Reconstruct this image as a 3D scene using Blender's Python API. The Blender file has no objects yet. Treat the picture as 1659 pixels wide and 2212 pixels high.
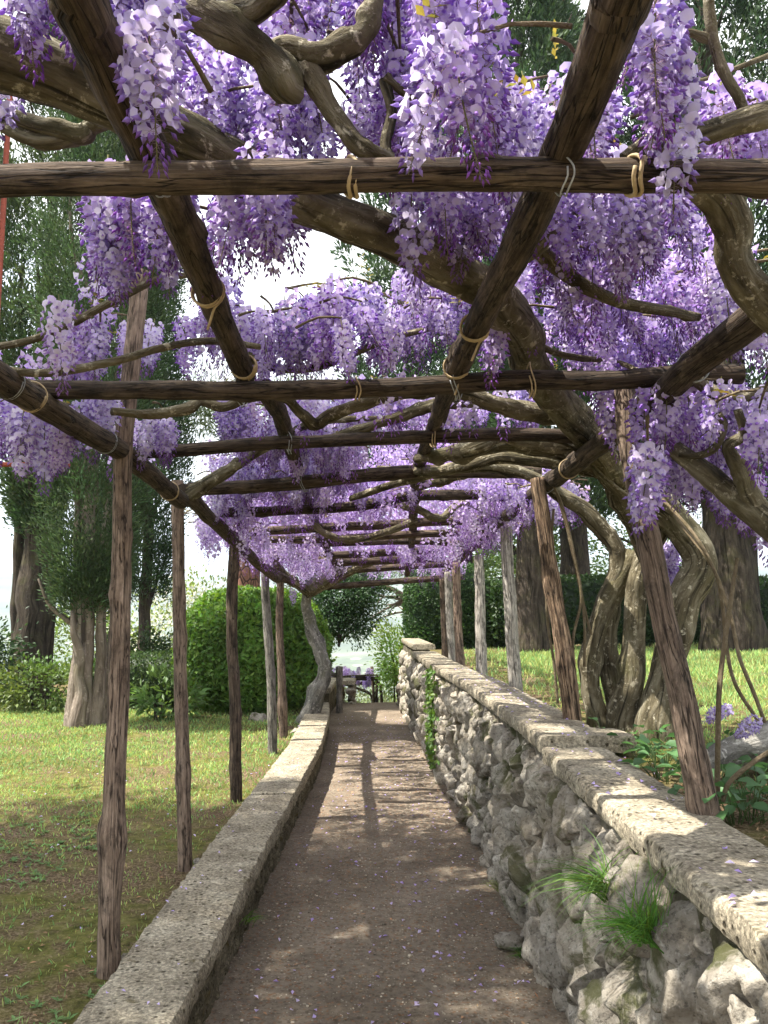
import bpy, bmesh, math, random
import numpy as np
from mathutils import Vector

random.seed(7)
rng = np.random.default_rng(11)
SC = bpy.context.scene
COL = SC.collection
R = math.radians

# ------------------------------------------------------------------ camera
EYE = 1.6
FPX = 1790.0                       # focal length in units of a 1659 x 2212 frame
PITCH = math.atan(214 / FPX)
cam_d = bpy.data.cameras.new('camera')
cam_d.sensor_fit = 'VERTICAL'
cam_d.sensor_height = 36.0
cam_d.lens = 36.0 * FPX / 2212
cam_d.clip_start = 0.05
cam_d.clip_end = 9000
cam = bpy.data.objects.new('camera', cam_d)
COL.objects.link(cam)
cam.location = (0, 0, EYE)
cam.rotation_euler = (math.pi / 2 + PITCH, 0, 0)
SC.camera = cam

# ------------------------------------------------------------------ light
SUN_TO = Vector((-0.44, -0.08, 0.89)).normalized()      # direction towards the sun
SUN_EL = math.asin(SUN_TO.z)
SUN_AZ = math.atan2(SUN_TO.x, SUN_TO.y)                # clockwise from +Y
world = bpy.data.worlds.new('World')
SC.world = world
world.use_nodes = True
wn, wl = world.node_tree.nodes, world.node_tree.links
wn.clear()
wo = wn.new('ShaderNodeOutputWorld')
bg = wn.new('ShaderNodeBackground')
sky = wn.new('ShaderNodeTexSky')
sky.sky_type = 'NISHITA'
sky.sun_disc = False
sky.sun_elevation = SUN_EL
sky.sun_rotation = SUN_AZ
sky.air_density = 1.0
sky.dust_density = 2.0
sky.ozone_density = 1.0
# broken bright cloud over the whole sky
tcw = wn.new('ShaderNodeTexCoord')
mpw = wn.new('ShaderNodeMapping'); mpw.inputs['Scale'].default_value = (1, 1, 1.8)
nzw = wn.new('ShaderNodeTexNoise'); nzw.inputs['Scale'].default_value = 2.6
nzw.inputs['Detail'].default_value = 8; nzw.inputs['Roughness'].default_value = 0.55
rpw = wn.new('ShaderNodeValToRGB')
rpw.color_ramp.elements[0].position = 0.30; rpw.color_ramp.elements[0].color = (0.25, 0.25, 0.25, 1)
rpw.color_ramp.elements[1].position = 0.52; rpw.color_ramp.elements[1].color = (0.95, 0.95, 0.95, 1)
mxw = wn.new('ShaderNodeMix'); mxw.data_type = 'RGBA'
wl.new(tcw.outputs['Generated'], mpw.inputs['Vector'])
wl.new(mpw.outputs['Vector'], nzw.inputs['Vector'])
wl.new(nzw.outputs['Fac'], rpw.inputs['Fac'])
wl.new(rpw.outputs['Color'], mxw.inputs['Factor'])
wl.new(sky.outputs['Color'], mxw.inputs['A'])
mxw.inputs['B'].default_value = (6.2, 6.15, 6.0, 1)
wl.new(mxw.outputs['Result'], bg.inputs['Color'])
bg.inputs['Strength'].default_value = 0.12
wl.new(bg.outputs['Background'], wo.inputs['Surface'])

sun_d = bpy.data.lights.new('sun', 'SUN')
sun_d.energy = 5.0
sun_d.angle = R(0.5)
sun_d.color = (1.0, 0.95, 0.86)
sun = bpy.data.objects.new('sun', sun_d)
COL.objects.link(sun)
sun.rotation_euler = (-SUN_TO).to_track_quat('-Z', 'Y').to_euler()
sun.location = (-12, 5, 30)

SC.view_settings.view_transform = 'Standard'
SC.view_settings.look = 'None'
SC.view_settings.gamma = 1.0
SC.view_settings.use_curve_mapping = False
SC.view_settings.exposure = 1.75
SC.cycles.use_denoising = True
SC.cycles.max_bounces = 7
SC.cycles.diffuse_bounces = 4
SC.cycles.transmission_bounces = 4
SC.cycles.transparent_max_bounces = 8

# ------------------------------------------------------------------ finding points in the place
_c, _s = math.cos(PITCH), math.sin(PITCH)
def ray(px, py):
    u = (px - 829.5) / FPX
    v = (1106 - py) / FPX
    return np.array([u, _c - v * _s, _s + v * _c])
def aty(px, py, Y):
    d = ray(px, py)
    return np.array([0, 0, EYE]) + d * (Y / d[1])
def atx(px, py, X):
    d = ray(px, py)
    return np.array([0, 0, EYE]) + d * (X / d[0])
def atz(px, py, z):
    d = ray(px, py)
    return np.array([0, 0, EYE]) + d * ((z - EYE) / d[2])
ROOF_Y = [-2, 1.41, 2.72, 3.85, 4.95, 5.85, 7.05, 8.5, 10.5, 11.5, 13]
ROOF_Z = [2.38, 2.376, 2.346, 2.41, 2.42, 2.37, 2.34, 2.21, 2.13, 1.99, 1.9]
def zroof(Y):
    return np.interp(Y, ROOF_Y, ROOF_Z)
def roof(px, py, dz=0.0):
    d = ray(px, py)
    k = d[2] / d[1]
    Y = np.linspace(0.4, 14, 800)
    f = EYE + k * Y - (zroof(Y) + dz)
    i = np.where(np.diff(np.sign(f)) != 0)[0]
    y = Y[i[0]] if len(i) else Y[np.argmin(abs(f))]
    return aty(px, py, y)

# ------------------------------------------------------------------ numpy helpers
def vnoise(P, scale=1.0, seed=0):
    """value noise in -1..1"""
    P = np.asarray(P, float) * scale + seed * 17.31
    i = np.floor(P).astype(np.int64); f = P - i
    f = f * f * (3 - 2 * f)
    def h(a, b, c):
        n = (a * 374761393 + b * 668265263 + c * 2147483647 + seed * 974711) & 0xffffffff
        n = ((n ^ (n >> 13)) * 1274126177) & 0xffffffff
        n = n ^ (n >> 16)
        return (n & 0xffff) / 32767.5 - 1
    r = 0
    for dx in (0, 1):
        for dy in (0, 1):
            for dz in (0, 1):
                w = (f[:, 0] if dx else 1 - f[:, 0]) * (f[:, 1] if dy else 1 - f[:, 1]) * (f[:, 2] if dz else 1 - f[:, 2])
                r = r + w * h(i[:, 0] + dx, i[:, 1] + dy, i[:, 2] + dz)
    return r
def fbm(P, scale=1.0, seed=0, oct=4):
    a, r, t = 1.0, 0, 0
    for k in range(oct):
        r = r + a * vnoise(P, scale * 2 ** k, seed + k); t += a; a *= 0.5
    return r / t
def unit(v):
    v = np.asarray(v, float)
    return v / np.maximum(np.linalg.norm(v, axis=-1, keepdims=True), 1e-9)

class G:
    """geometry collector: vertices, triangles, quads, a colour and a coordinate per vertex"""
    def __init__(s):
        s.V, s.T, s.Q, s.C, s.K, s.n = [], [], [], [], [], 0
    def add(s, V, T=None, Q=None, C=None, K=None):
        V = np.asarray(V, float).reshape(-1, 3)
        s.V.append(V)
        if T is not None and len(T): s.T.append(np.asarray(T, int).reshape(-1, 3) + s.n)
        if Q is not None and len(Q): s.Q.append(np.asarray(Q, int).reshape(-1, 4) + s.n)
        c = np.ones((len(V), 3)) if C is None else np.broadcast_to(np.asarray(C, float), (len(V), 3))
        s.C.append(c)
        s.K.append(V if K is None else K)
        s.n += len(V)
        return s
    def mesh(s, name, mat, smooth=True):
        me = bpy.data.meshes.new(name)
        V = np.concatenate(s.V)
        T = np.concatenate(s.T) if s.T else np.zeros((0, 3), int)
        Q = np.concatenate(s.Q) if s.Q else np.zeros((0, 4), int)
        me.vertices.add(len(V))
        me.vertices.foreach_set('co', V.astype(np.float32).ravel())
        nl = T.size + Q.size
        me.loops.add(nl)
        me.loops.foreach_set('vertex_index', np.concatenate([T.ravel(), Q.ravel()]).astype(np.int32))
        me.polygons.add(len(T) + len(Q))
        ls = np.concatenate([np.arange(len(T)) * 3, T.size + np.arange(len(Q)) * 4]).astype(np.int32)
        me.polygons.foreach_set('loop_start', ls)
        me.polygons.foreach_set('use_smooth', np.full(len(ls), smooth))
        me.update(calc_edges=True)
        C = np.concatenate(s.C)
        a = me.attributes.new('col', 'FLOAT_COLOR', 'POINT')
        a.data.foreach_set('color', np.c_[C, np.ones(len(C))].astype(np.float32).ravel())
        K = np.concatenate(s.K)
        a = me.attributes.new('tc', 'FLOAT_VECTOR', 'POINT')
        a.data.foreach_set('vector', K.astype(np.float32).ravel())
        me.materials.append(mat)
        return me
    def obj(s, name, mat, parent=None, smooth=True, kind=None):
        o = bpy.data.objects.new(name, s.mesh(name, mat, smooth))
        COL.objects.link(o)
        if parent is not None: o.parent = parent
        if kind: o['kind'] = kind
        return o

def tag(o, label, cat, group=None):
    o['label'] = label; o['category'] = cat
    if group: o['group'] = group
    return o
def thing(name, label, cat, group=None):
    o = bpy.data.objects.new(name, None)
    o.empty_display_size = 0.1
    COL.objects.link(o)
    return tag(o, label, cat, group)

def catmull(P, per=6):
    P = np.asarray(P, float)
    if len(P) == 2:
        t = np.linspace(0, 1, per + 1)[:, None]
        return P[0] * (1 - t) + P[1] * t
    A = np.vstack([2 * P[0] - P[1], P, 2 * P[-1] - P[-2]])
    out = []
    for i in range(1, len(A) - 2):
        p0, p1, p2, p3 = A[i - 1], A[i], A[i + 1], A[i + 2]
        t = np.linspace(0, 1, per, endpoint=False)[:, None]
        out.append(0.5 * (2 * p1 + (p2 - p0) * t + (2 * p0 - 5 * p1 + 4 * p2 - p3) * t ** 2 + (3 * p1 - p0 - 3 * p2 + p3) * t ** 3))
    out.append(A[-2][None])
    return np.vstack(out)

def tube(g, P, rad, n=10, per=6, lump=0.08, seed=0, wob=0.0, col=None, knots=(), lf=1.0):
    """a limb through points P with radii rad; surface uneven by lump"""
    P = np.asarray(P, float)
    rad = np.broadcast_to(np.asarray(rad, float), (len(P),))
    S = catmull(np.c_[P, rad], per)
    C, r = S[:, :3], np.maximum(S[:, 3], 0.0006)
    if wob: C = C + np.stack([vnoise(C, 3.0, seed + 50 + k) for k in range(3)], 1) * wob
    m = len(C)
    Tn = unit(np.gradient(C, axis=0))
    ref = np.array([0.0, 0, 1]) if abs(Tn[0][2]) < 0.9 else np.array([1.0, 0, 0])
    N = np.zeros_like(C); N[0] = unit(np.cross(Tn[0], ref))
    for i in range(1, m):
        v = N[i - 1] - Tn[i] * (N[i - 1] @ Tn[i]); N[i] = unit(v)
    B = np.cross(Tn, N)
    s = np.r_[0, np.cumsum(np.linalg.norm(np.diff(C, axis=0), axis=1))]
    a = np.arange(n) / n * 2 * math.pi
    ca, sa = np.cos(a), np.sin(a)
    rr = np.repeat(r[:, None], n, 1)
    key = np.stack([np.broadcast_to(ca, (m, n)), np.broadcast_to(sa, (m, n)), np.broadcast_to((s / max(r.mean(), .004) * 0.35 * lf)[:, None], (m, n))], -1).reshape(-1, 3)
    if lump: rr = rr * (1 + lump * (1.3 * vnoise(key, 1.1, seed) + 0.6 * vnoise(key, 2.7, seed + 3) + .4 * vnoise(key, 5.5, seed + 5))).reshape(m, n)
    for (ks, ka, kr, kh) in knots:                       # bumps on the limb
        d = np.sqrt(((s[:, None] - ks * s[-1]) / kr) ** 2 + ((np.angle(np.exp(1j * (a[None] - ka)))) * r[:, None] / kr) ** 2)
        rr = rr + kh * np.exp(-d * d)
    V = C[:, None] + rr[..., None] * (N[:, None] * ca[None, :, None] + B[:, None] * sa[None, :, None])
    K = np.stack([ca * r[:, None], sa * r[:, None], np.repeat(s[:, None], n, 1)], -1).reshape(-1, 3) + seed * 1.7
    V = V.reshape(-1, 3)
    i = np.arange(m - 1)[:, None] * n; j = np.arange(n)[None]; j2 = (j + 1) % n
    Q = np.stack([i + j, i + j2, i + n + j2, i + n + j], -1).reshape(-1, 4)
    V = np.vstack([V, C[0] - Tn[0] * r[0] * .12, C[-1] + Tn[-1] * r[-1] * .12]); K = np.vstack([K, K[0] * [0, 0, 1], K[-2] * [0, 0, 1]])
    T = [[m * n, (k + 1) % n, k] for k in range(n)] + [[m * n + 1, (m - 1) * n + k, (m - 1) * n + (k + 1) % n] for k in range(n)]
    g.add(V, T, Q, col, K)
    return g

def leafset(g, C, D, N, L, W, col, fold=0.15):
    """diamond leaves: centre base C, long axis D, face normal N, length L, width W"""
    n = len(C)
    D = unit(D); S = unit(np.cross(D, N)); N = np.cross(S, D)
    L = np.broadcast_to(np.asarray(L, float), (n,))[:, None]; W = np.broadcast_to(np.asarray(W, float), (n,))[:, None]
    b = C; t = C + D * L
    m = C + D * L * 0.48
    l = m + S * W * .5 + N * W * fold; r = m - S * W * .5 + N * W * fold
    V = np.stack([b, r, t, l], 1).reshape(-1, 3)
    k = np.arange(n)[:, None] * 4
    T = np.concatenate([k + [[0, 1, 2]], k + [[0, 2, 3]]])
    g.add(V, T, None, np.repeat(col, 4, 0))
    return g

def rdir(n, up=0.0):
    v = rng.normal(size=(n, 3)); v[:, 2] += up
    return unit(v)

# ------------------------------------------------------------------ materials
MAT = {}
def new_mat(name):
    m = bpy.data.materials.new(name); m.use_nodes = True
    nt = m.node_tree; nt.nodes.clear()
    MAT[name] = m
    return m, nt.nodes, nt.links
def N(nodes, t, **kw):
    n = nodes.new(t)
    for k, v in kw.items():
        if k in n.inputs: n.inputs[k].default_value = v
        else: setattr(n, k, v)
    return n
def ramp(nodes, links, fac, stops):
    r = nodes.new('ShaderNodeValToRGB')
    e = r.color_ramp.elements
    while len(e) < len(stops): e.new(0.5)
    for k, (p, c) in enumerate(stops):
        e[k].position = p
        e[k].color = (c[0], c[1], c[2], 1) if not isinstance(c, (int, float)) else (c, c, c, 1)
    links.new(fac, r.inputs['Fac'])
    return r.outputs['Color']
def mixc(nodes, links, fac, a, b, mode='MIX'):
    m = nodes.new('ShaderNodeMix'); m.data_type = 'RGBA'; m.blend_type = mode
    for nm, v in (('Factor', fac), ('A', a), ('B', b)):
        i = m.inputs[nm] if nm == 'Factor' else [x for x in m.inputs if x.name == nm and x.type == 'RGBA'][0]
        if isinstance(v, (int, float)): i.default_value = v
        elif isinstance(v, tuple): i.default_value = (*v, 1) if len(v) == 3 else v
        else: links.new(v, i)
    return m.outputs[2]
def noise(nodes, links, vec, scale, detail=6, rough=0.6, dist=0.0, stretch=None):
    if stretch:
        mp = nodes.new('ShaderNodeMapping'); mp.inputs['Scale'].default_value = stretch
        links.new(vec, mp.inputs['Vector']); vec = mp.outputs['Vector']
    n = nodes.new('ShaderNodeTexNoise')
    n.inputs['Scale'].default_value = scale; n.inputs['Detail'].default_value = detail
    n.inputs['Roughness'].default_value = rough; n.inputs['Distortion'].default_value = dist
    links.new(vec, n.inputs['Vector'])
    return n.outputs['Fac']
def voro(nodes, links, vec, scale, feature='F1', out='Distance', stretch=None):
    if stretch:
        mp = nodes.new('ShaderNodeMapping'); mp.inputs['Scale'].default_value = stretch
        links.new(vec, mp.inputs['Vector']); vec = mp.outputs['Vector']
    n = nodes.new('ShaderNodeTexVoronoi'); n.feature = feature
    n.inputs['Scale'].default_value = scale
    links.new(vec, n.inputs['Vector'])
    return n.outputs[out]
def finish(nodes, links, color, rough=0.85, bump=None, bstr=0.4, bdist=0.01, spec=0.25, trans=None, trans_col=None):
    p = nodes.new('ShaderNodeBsdfPrincipled')
    if isinstance(color, tuple): p.inputs['Base Color'].default_value = (*color, 1)
    else: links.new(color, p.inputs['Base Color'])
    if isinstance(rough, (int, float)): p.inputs['Roughness'].default_value = rough
    else: links.new(rough, p.inputs['Roughness'])
    p.inputs['Specular IOR Level'].default_value = spec
    if bump is not None:
        b = nodes.new('ShaderNodeBump'); b.inputs['Strength'].default_value = bstr; b.inputs['Distance'].default_value = bdist
        links.new(bump, b.inputs['Height']); links.new(b.outputs['Normal'], p.inputs['Normal'])
    out = nodes.new('ShaderNodeOutputMaterial')
    sh = p.outputs[0]
    if trans:
        t = nodes.new('ShaderNodeBsdfTranslucent')
        c = trans_col if trans_col is not None else color
        if isinstance(c, tuple): t.inputs['Color'].default_value = (*c, 1)
        else: links.new(c, t.inputs['Color'])
        mx = nodes.new('ShaderNodeMixShader'); mx.inputs['Fac'].default_value = trans
        links.new(sh, mx.inputs[1]); links.new(t.outputs[0], mx.inputs[2]); sh = mx.outputs[0]
    links.new(sh, out.inputs['Surface'])
def attr(nodes, name, out='Vector'):
    a = nodes.new('ShaderNodeAttribute'); a.attribute_name = name
    return a.outputs[out]
def objinfo(nodes):
    return nodes.new('ShaderNodeObjectInfo').outputs['Random']
def mathn(nodes, links, op, a, b=0.0):
    m = nodes.new('ShaderNodeMath'); m.operation = op
    for i, v in ((0, a), (1, b)):
        if isinstance(v, (int, float)): m.inputs[i].default_value = v
        else: links.new(v, m.inputs[i])
    return m.outputs[0]

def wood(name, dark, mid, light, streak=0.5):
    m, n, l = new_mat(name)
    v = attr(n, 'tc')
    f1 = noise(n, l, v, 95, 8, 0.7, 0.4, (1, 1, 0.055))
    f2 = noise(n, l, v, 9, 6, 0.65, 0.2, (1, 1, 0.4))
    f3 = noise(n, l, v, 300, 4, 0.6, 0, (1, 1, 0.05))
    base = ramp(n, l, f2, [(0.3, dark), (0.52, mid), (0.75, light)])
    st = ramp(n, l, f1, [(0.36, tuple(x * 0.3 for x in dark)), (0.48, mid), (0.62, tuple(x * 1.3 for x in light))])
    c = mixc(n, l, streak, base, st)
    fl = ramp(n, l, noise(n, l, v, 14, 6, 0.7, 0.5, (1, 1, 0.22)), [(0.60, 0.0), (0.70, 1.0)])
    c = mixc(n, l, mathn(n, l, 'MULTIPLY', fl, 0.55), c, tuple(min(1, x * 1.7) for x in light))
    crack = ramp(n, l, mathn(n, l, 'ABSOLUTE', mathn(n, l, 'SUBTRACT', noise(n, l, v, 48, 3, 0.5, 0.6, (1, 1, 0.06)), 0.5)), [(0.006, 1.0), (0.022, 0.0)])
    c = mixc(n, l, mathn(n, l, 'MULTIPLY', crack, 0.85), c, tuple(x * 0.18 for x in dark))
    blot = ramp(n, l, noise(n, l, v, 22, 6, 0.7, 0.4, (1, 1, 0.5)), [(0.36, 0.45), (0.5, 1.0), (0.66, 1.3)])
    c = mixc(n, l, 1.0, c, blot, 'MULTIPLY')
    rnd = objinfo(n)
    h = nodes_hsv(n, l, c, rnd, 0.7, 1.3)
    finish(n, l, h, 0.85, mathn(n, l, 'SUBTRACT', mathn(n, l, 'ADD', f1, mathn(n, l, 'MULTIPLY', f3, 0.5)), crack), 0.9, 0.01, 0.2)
def nodes_hsv(n, l, c, rnd, lo, hi):
    hs = n.new('ShaderNodeHueSaturation')
    l.new(c, hs.inputs['Color'])
    mr = n.new('ShaderNodeMapRange'); mr.inputs['To Min'].default_value = lo; mr.inputs['To Max'].default_value = hi
    l.new(rnd, mr.inputs['Value']); l.new(mr.outputs['Result'], hs.inputs['Value'])
    return hs.outputs['Color']
wood('post_wood', (0.10, 0.067, 0.047), (0.19, 0.135, 0.098), (0.29, 0.22, 0.165))
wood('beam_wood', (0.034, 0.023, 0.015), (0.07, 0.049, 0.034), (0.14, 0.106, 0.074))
wood('grey_wood', (0.13, 0.115, 0.095), (0.23, 0.21, 0.18), (0.36, 0.335, 0.29))
wood('charred_wood', (0.02, 0.014, 0.01), (0.11, 0.07, 0.043), (0.29, 0.205, 0.135), 0.8)

def bark(name, dark, mid, light, lichen=0.35, sc=1.0, ridge=0.0):
    m, n, l = new_mat(name)
    v = attr(n, 'tc')
    f1 = noise(n, l, v, 16 * sc, 8, 0.65, 0.6, (1, 1, 0.28))
    f2 = noise(n, l, v, 60 * sc, 5, 0.7, 0.2, (1, 1, 0.5))
    c = ramp(n, l, f1, [(0.32, dark), (0.5, mid), (0.72, light)])
    li = ramp(n, l, noise(n, l, v, 22 * sc, 7, 0.72, 0.3), [(0.56, 0.0), (0.64, 1.0)])
    c = mixc(n, l, mathn(n, l, 'MULTIPLY', li, lichen), c, tuple(min(0.75, x * 1.9 + 0.06) for x in light))
    mo = ramp(n, l, noise(n, l, v, 4 * sc, 5, 0.6, 0.3), [(0.5, 0.0), (0.68, 1.0)])
    c = mixc(n, l, mathn(n, l, 'MULTIPLY', mo, 0.4), c, (0.085, 0.085, 0.028))
    b = mathn(n, l, 'ADD', f1, mathn(n, l, 'MULTIPLY', f2, 0.45))
    if ridge:
        rg = noise(n, l, v, 26 * sc, 4, 0.6, 0.8, (1, 1, 0.07))
        c = mixc(n, l, ramp(n, l, rg, [(0.34, 0.9), (0.46, 0.0)]), c, tuple(x * 0.4 for x in dark))
        b = mathn(n, l, 'ADD', b, mathn(n, l, 'MULTIPLY', rg, ridge))
    finish(n, l, c, 0.9, b, 1.0, 0.03, 0.15)
bark('vine_bark', (0.034, 0.028, 0.016), (0.13, 0.108, 0.066), (0.29, 0.26, 0.185), 0.65, 1.25, 0.8)
bark('twig_bark', (0.10, 0.075, 0.045), (0.19, 0.145, 0.09), (0.28, 0.23, 0.15), 0.2, 2.0)
bark('cypress_bark', (0.026, 0.02, 0.015), (0.06, 0.047, 0.036), (0.11, 0.088, 0.068), 0.15, 0.8, 1.2)
bark('pale_bark', (0.11, 0.085, 0.065), (0.21, 0.17, 0.135), (0.33, 0.28, 0.23), 0.3, 0.5, 0.8)
bark('log_bark', (0.06, 0.055, 0.05), (0.17, 0.16, 0.14), (0.36, 0.34, 0.30), 0.5, 1.2)
m, n, l = new_mat('pine_bark')
v = attr(n, 'tc')
cell = voro(n, l, v, 9, 'DISTANCE_TO_EDGE', 'Distance', (1, 1, 0.5))
c = ramp(n, l, noise(n, l, v, 12, 5, 0.6, 0.3), [(0.3, (0.16, 0.075, 0.05)), (0.7, (0.34, 0.18, 0.13))])
c = mixc(n, l, ramp(n, l, cell, [(0.02, 1.0), (0.10, 0.0)]), c, (0.035, 0.025, 0.02))
finish(n, l, c, 0.9, cell, 1.0, 0.04, 0.15)

def leafmat(name, trans=0.35, spec=0.35, rough=0.5):
    m, n, l = new_mat(name)
    c = attr(n, 'col', 'Color')
    tc = n.new('ShaderNodeHueSaturation'); tc.inputs['Hue'].default_value = 0.485; tc.inputs['Saturation'].default_value = 1.15; tc.inputs['Value'].default_value = 1.5
    l.new(c, tc.inputs['Color'])
    finish(n, l, c, rough, None, spec=spec, trans=trans, trans_col=tc.outputs['Color'])
leafmat('leaf', 0.35)
leafmat('needle', 0.2, 0.25, 0.6)
leafmat('grass', 0.35, 0.25, 0.6)

m, n, l = new_mat('petal')
c = attr(n, 'col', 'Color')
hs = n.new('ShaderNodeHueSaturation')
oi = n.new('ShaderNodeObjectInfo').outputs['Random']
mr = n.new('ShaderNodeMapRange'); mr.inputs['To Min'].default_value = 0.485; mr.inputs['To Max'].default_value = 0.512
l.new(oi, mr.inputs['Value']); l.new(mr.outputs['Result'], hs.inputs['Hue'])
r2 = mathn(n, l, 'FRACT', mathn(n, l, 'MULTIPLY', oi, 37.7))
mr2 = n.new('ShaderNodeMapRange'); mr2.inputs['To Min'].default_value = 0.82; mr2.inputs['To Max'].default_value = 1.12
l.new(r2, mr2.inputs['Value']); l.new(mr2.outputs['Result'], hs.inputs['Saturation'])
l.new(c, hs.inputs['Color'])
finish(n, l, hs.outputs['Color'], 0.6, None, spec=0.2, trans=0.5)

m, n, l = new_mat('stone')
g_ = n.new('ShaderNodeNewGeometry').outputs['Position']
f1 = noise(n, l, g_, 9, 8, 0.65, 0.3)
f2 = noise(n, l, g_, 55, 6, 0.7, 0.0)
c = ramp(n, l, f1, [(0.28, (0.13, 0.11, 0.082)), (0.48, (0.27, 0.24, 0.195)), (0.72, (0.43, 0.40, 0.34))])
sp = ramp(n, l, f2, [(0.38, 1.0), (0.48, 0.0)])
c = mixc(n, l, mathn(n, l, 'MULTIPLY', sp, 0.7), c, (0.07, 0.062, 0.05))
wh = ramp(n, l, noise(n, l, g_, 28, 6, 0.7, 0.4), [(0.58, 0.0), (0.66, 1.0)])
c = mixc(n, l, mathn(n, l, 'MULTIPLY', wh, 0.5), c, (0.55, 0.52, 0.46))
c = nodes_hsv(n, l, c, objinfo(n), 0.72, 1.2)
ms = ramp(n, l, noise(n, l, g_, 4.2, 6, 0.65, 0.6), [(0.535, 0.0), (0.62, 1.0)])
c = mixc(n, l, mathn(n, l, 'MULTIPLY', ms, 0.85), c, (0.045, 0.05, 0.012))
tn = ramp(n, l, noise(n, l, g_, 2.1, 4, 0.6), [(0.5, 0.0), (0.7, 1.0)])
c = mixc(n, l, mathn(n, l, 'MULTIPLY', tn, 0.4), c, (0.21, 0.165, 0.105))
finish(n, l, c, 0.92, mathn(n, l, 'ADD', f1, mathn(n, l, 'MULTIPLY', f2, 0.6)), 0.9, 0.02, 0.15)

m, n, l = new_mat('mortar')
g_ = n.new('ShaderNodeNewGeometry').outputs['Position']
f1 = noise(n, l, g_, 14, 8, 0.7, 0.4)
c = ramp(n, l, f1, [(0.3, (0.04, 0.032, 0.022)), (0.5, (0.14, 0.12, 0.09)), (0.72, (0.30, 0.27, 0.22))])
ms = ramp(n, l, noise(n, l, g_, 5, 6, 0.6), [(0.45, 0.0), (0.6, 1.0)])
c = mixc(n, l, mathn(n, l, 'MULTIPLY', ms, 0.7), c, (0.04, 0.042, 0.012))
finish(n, l, c, 0.95, f1, 1.0, 0.03, 0.1)

def concrete(name, lo, mid, hi, moss):
    m, n, l = new_mat(name)
    g_ = n.new('ShaderNodeNewGeometry').outputs['Position']
    f1 = noise(n, l, g_, 5, 8, 0.6, 0.3)
    f2 = noise(n, l, g_, 75, 6, 0.7)
    c = ramp(n, l, f1, [(0.3, lo), (0.5, mid), (0.72, hi)])
    gr = ramp(n, l, f2, [(0.30, 0.35), (0.48, 1.0), (0.68, 1.55)])
    c = mixc(n, l, 1.0, c, gr, 'MULTIPLY')
    pit = voro(n, l, g_, 33, 'F1')
    pm = noise(n, l, g_, 7, 5, 0.65, 0.3)
    pits = mathn(n, l, 'MULTIPLY', ramp(n, l, pit, [(0.14, 1.0), (0.30, 0.0)]), ramp(n, l, pm, [(0.43, 0.0), (0.52, 1.0)]))
    c = mixc(n, l, mathn(n, l, 'MULTIPLY', pits, 0.85), c, (0.045, 0.035, 0.02))
    mo = ramp(n, l, noise(n, l, g_, 6.5, 7, 0.7, 0.6), [(0.60, 0.0), (0.67, 1.0)])
    c = mixc(n, l, mathn(n, l, 'MULTIPLY', mo, moss), c, (0.07, 0.052, 0.012))
    vg = voro(n, l, g_, 110, 'F1', 'Color')
    vs = n.new('ShaderNodeSeparateColor'); l.new(vg, vs.inputs[0])
    c = mixc(n, l, 1.0, c, ramp(n, l, vs.outputs[0], [(0.0, 0.72), (0.6, 1.0), (1.0, 1.4)]), 'MULTIPLY')
    b = mathn(n, l, 'SUBTRACT', mathn(n, l, 'ADD', f1, mathn(n, l, 'MULTIPLY', f2, 0.7)), mathn(n, l, 'MULTIPLY', pits, 1.2))
    finish(n, l, c, 0.93, b, 0.8, 0.014, 0.15)
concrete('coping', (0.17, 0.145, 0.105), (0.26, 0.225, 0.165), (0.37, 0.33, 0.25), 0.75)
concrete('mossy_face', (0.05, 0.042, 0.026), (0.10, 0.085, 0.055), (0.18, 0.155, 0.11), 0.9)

m, n, l = new_mat('path_dirt')
g_ = n.new('ShaderNodeNewGeometry').outputs['Position']
f1 = noise(n, l, g_, 1.6, 8, 0.6, 0.4)
f2 = noise(n, l, g_, 24, 8, 0.72)
f3 = noise(n, l, g_, 120, 4, 0.7)
c = ramp(n, l, f1, [(0.3, (0.125, 0.10, 0.074)), (0.5, (0.18, 0.147, 0.11)), (0.7, (0.25, 0.205, 0.155))])
c = mixc(n, l, 1.0, c, ramp(n, l, f2, [(0.3, 0.6), (0.5, 1.0), (0.7, 1.35)]), 'MULTIPLY')
pb = voro(n, l, g_, 85, 'F1', 'Color')
pbd = voro(n, l, g_, 85, 'F1')
sel = n.new('ShaderNodeSeparateColor'); l.new(pb, sel.inputs[0])
light = mathn(n, l, 'MULTIPLY', ramp(n, l, sel.outputs[0], [(0.80, 0.0), (0.86, 1.0)]), ramp(n, l, pbd, [(0.25, 1.0), (0.4, 0.0)]))
c = mixc(n, l, mathn(n, l, 'MULTIPLY', light, 0.75), c, (0.42, 0.38, 0.31))
darks = ramp(n, l, sel.outputs[1], [(0.80, 0.0), (0.9, 1.0)])
c = mixc(n, l, mathn(n, l, 'MULTIPLY', darks, 0.5), c, (0.07, 0.048, 0.03))
red = ramp(n, l, sel.outputs[2], [(0.88, 0.0), (0.92, 1.0)])
c = mixc(n, l, mathn(n, l, 'MULTIPLY', red, 0.5), c, (0.22, 0.10, 0.045))
finish(n, l, c, 0.95, mathn(n, l, 'ADD', mathn(n, l, 'ADD', f2, mathn(n, l, 'MULTIPLY', f3, 0.6)), light), 0.8, 0.012, 0.12)

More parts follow.
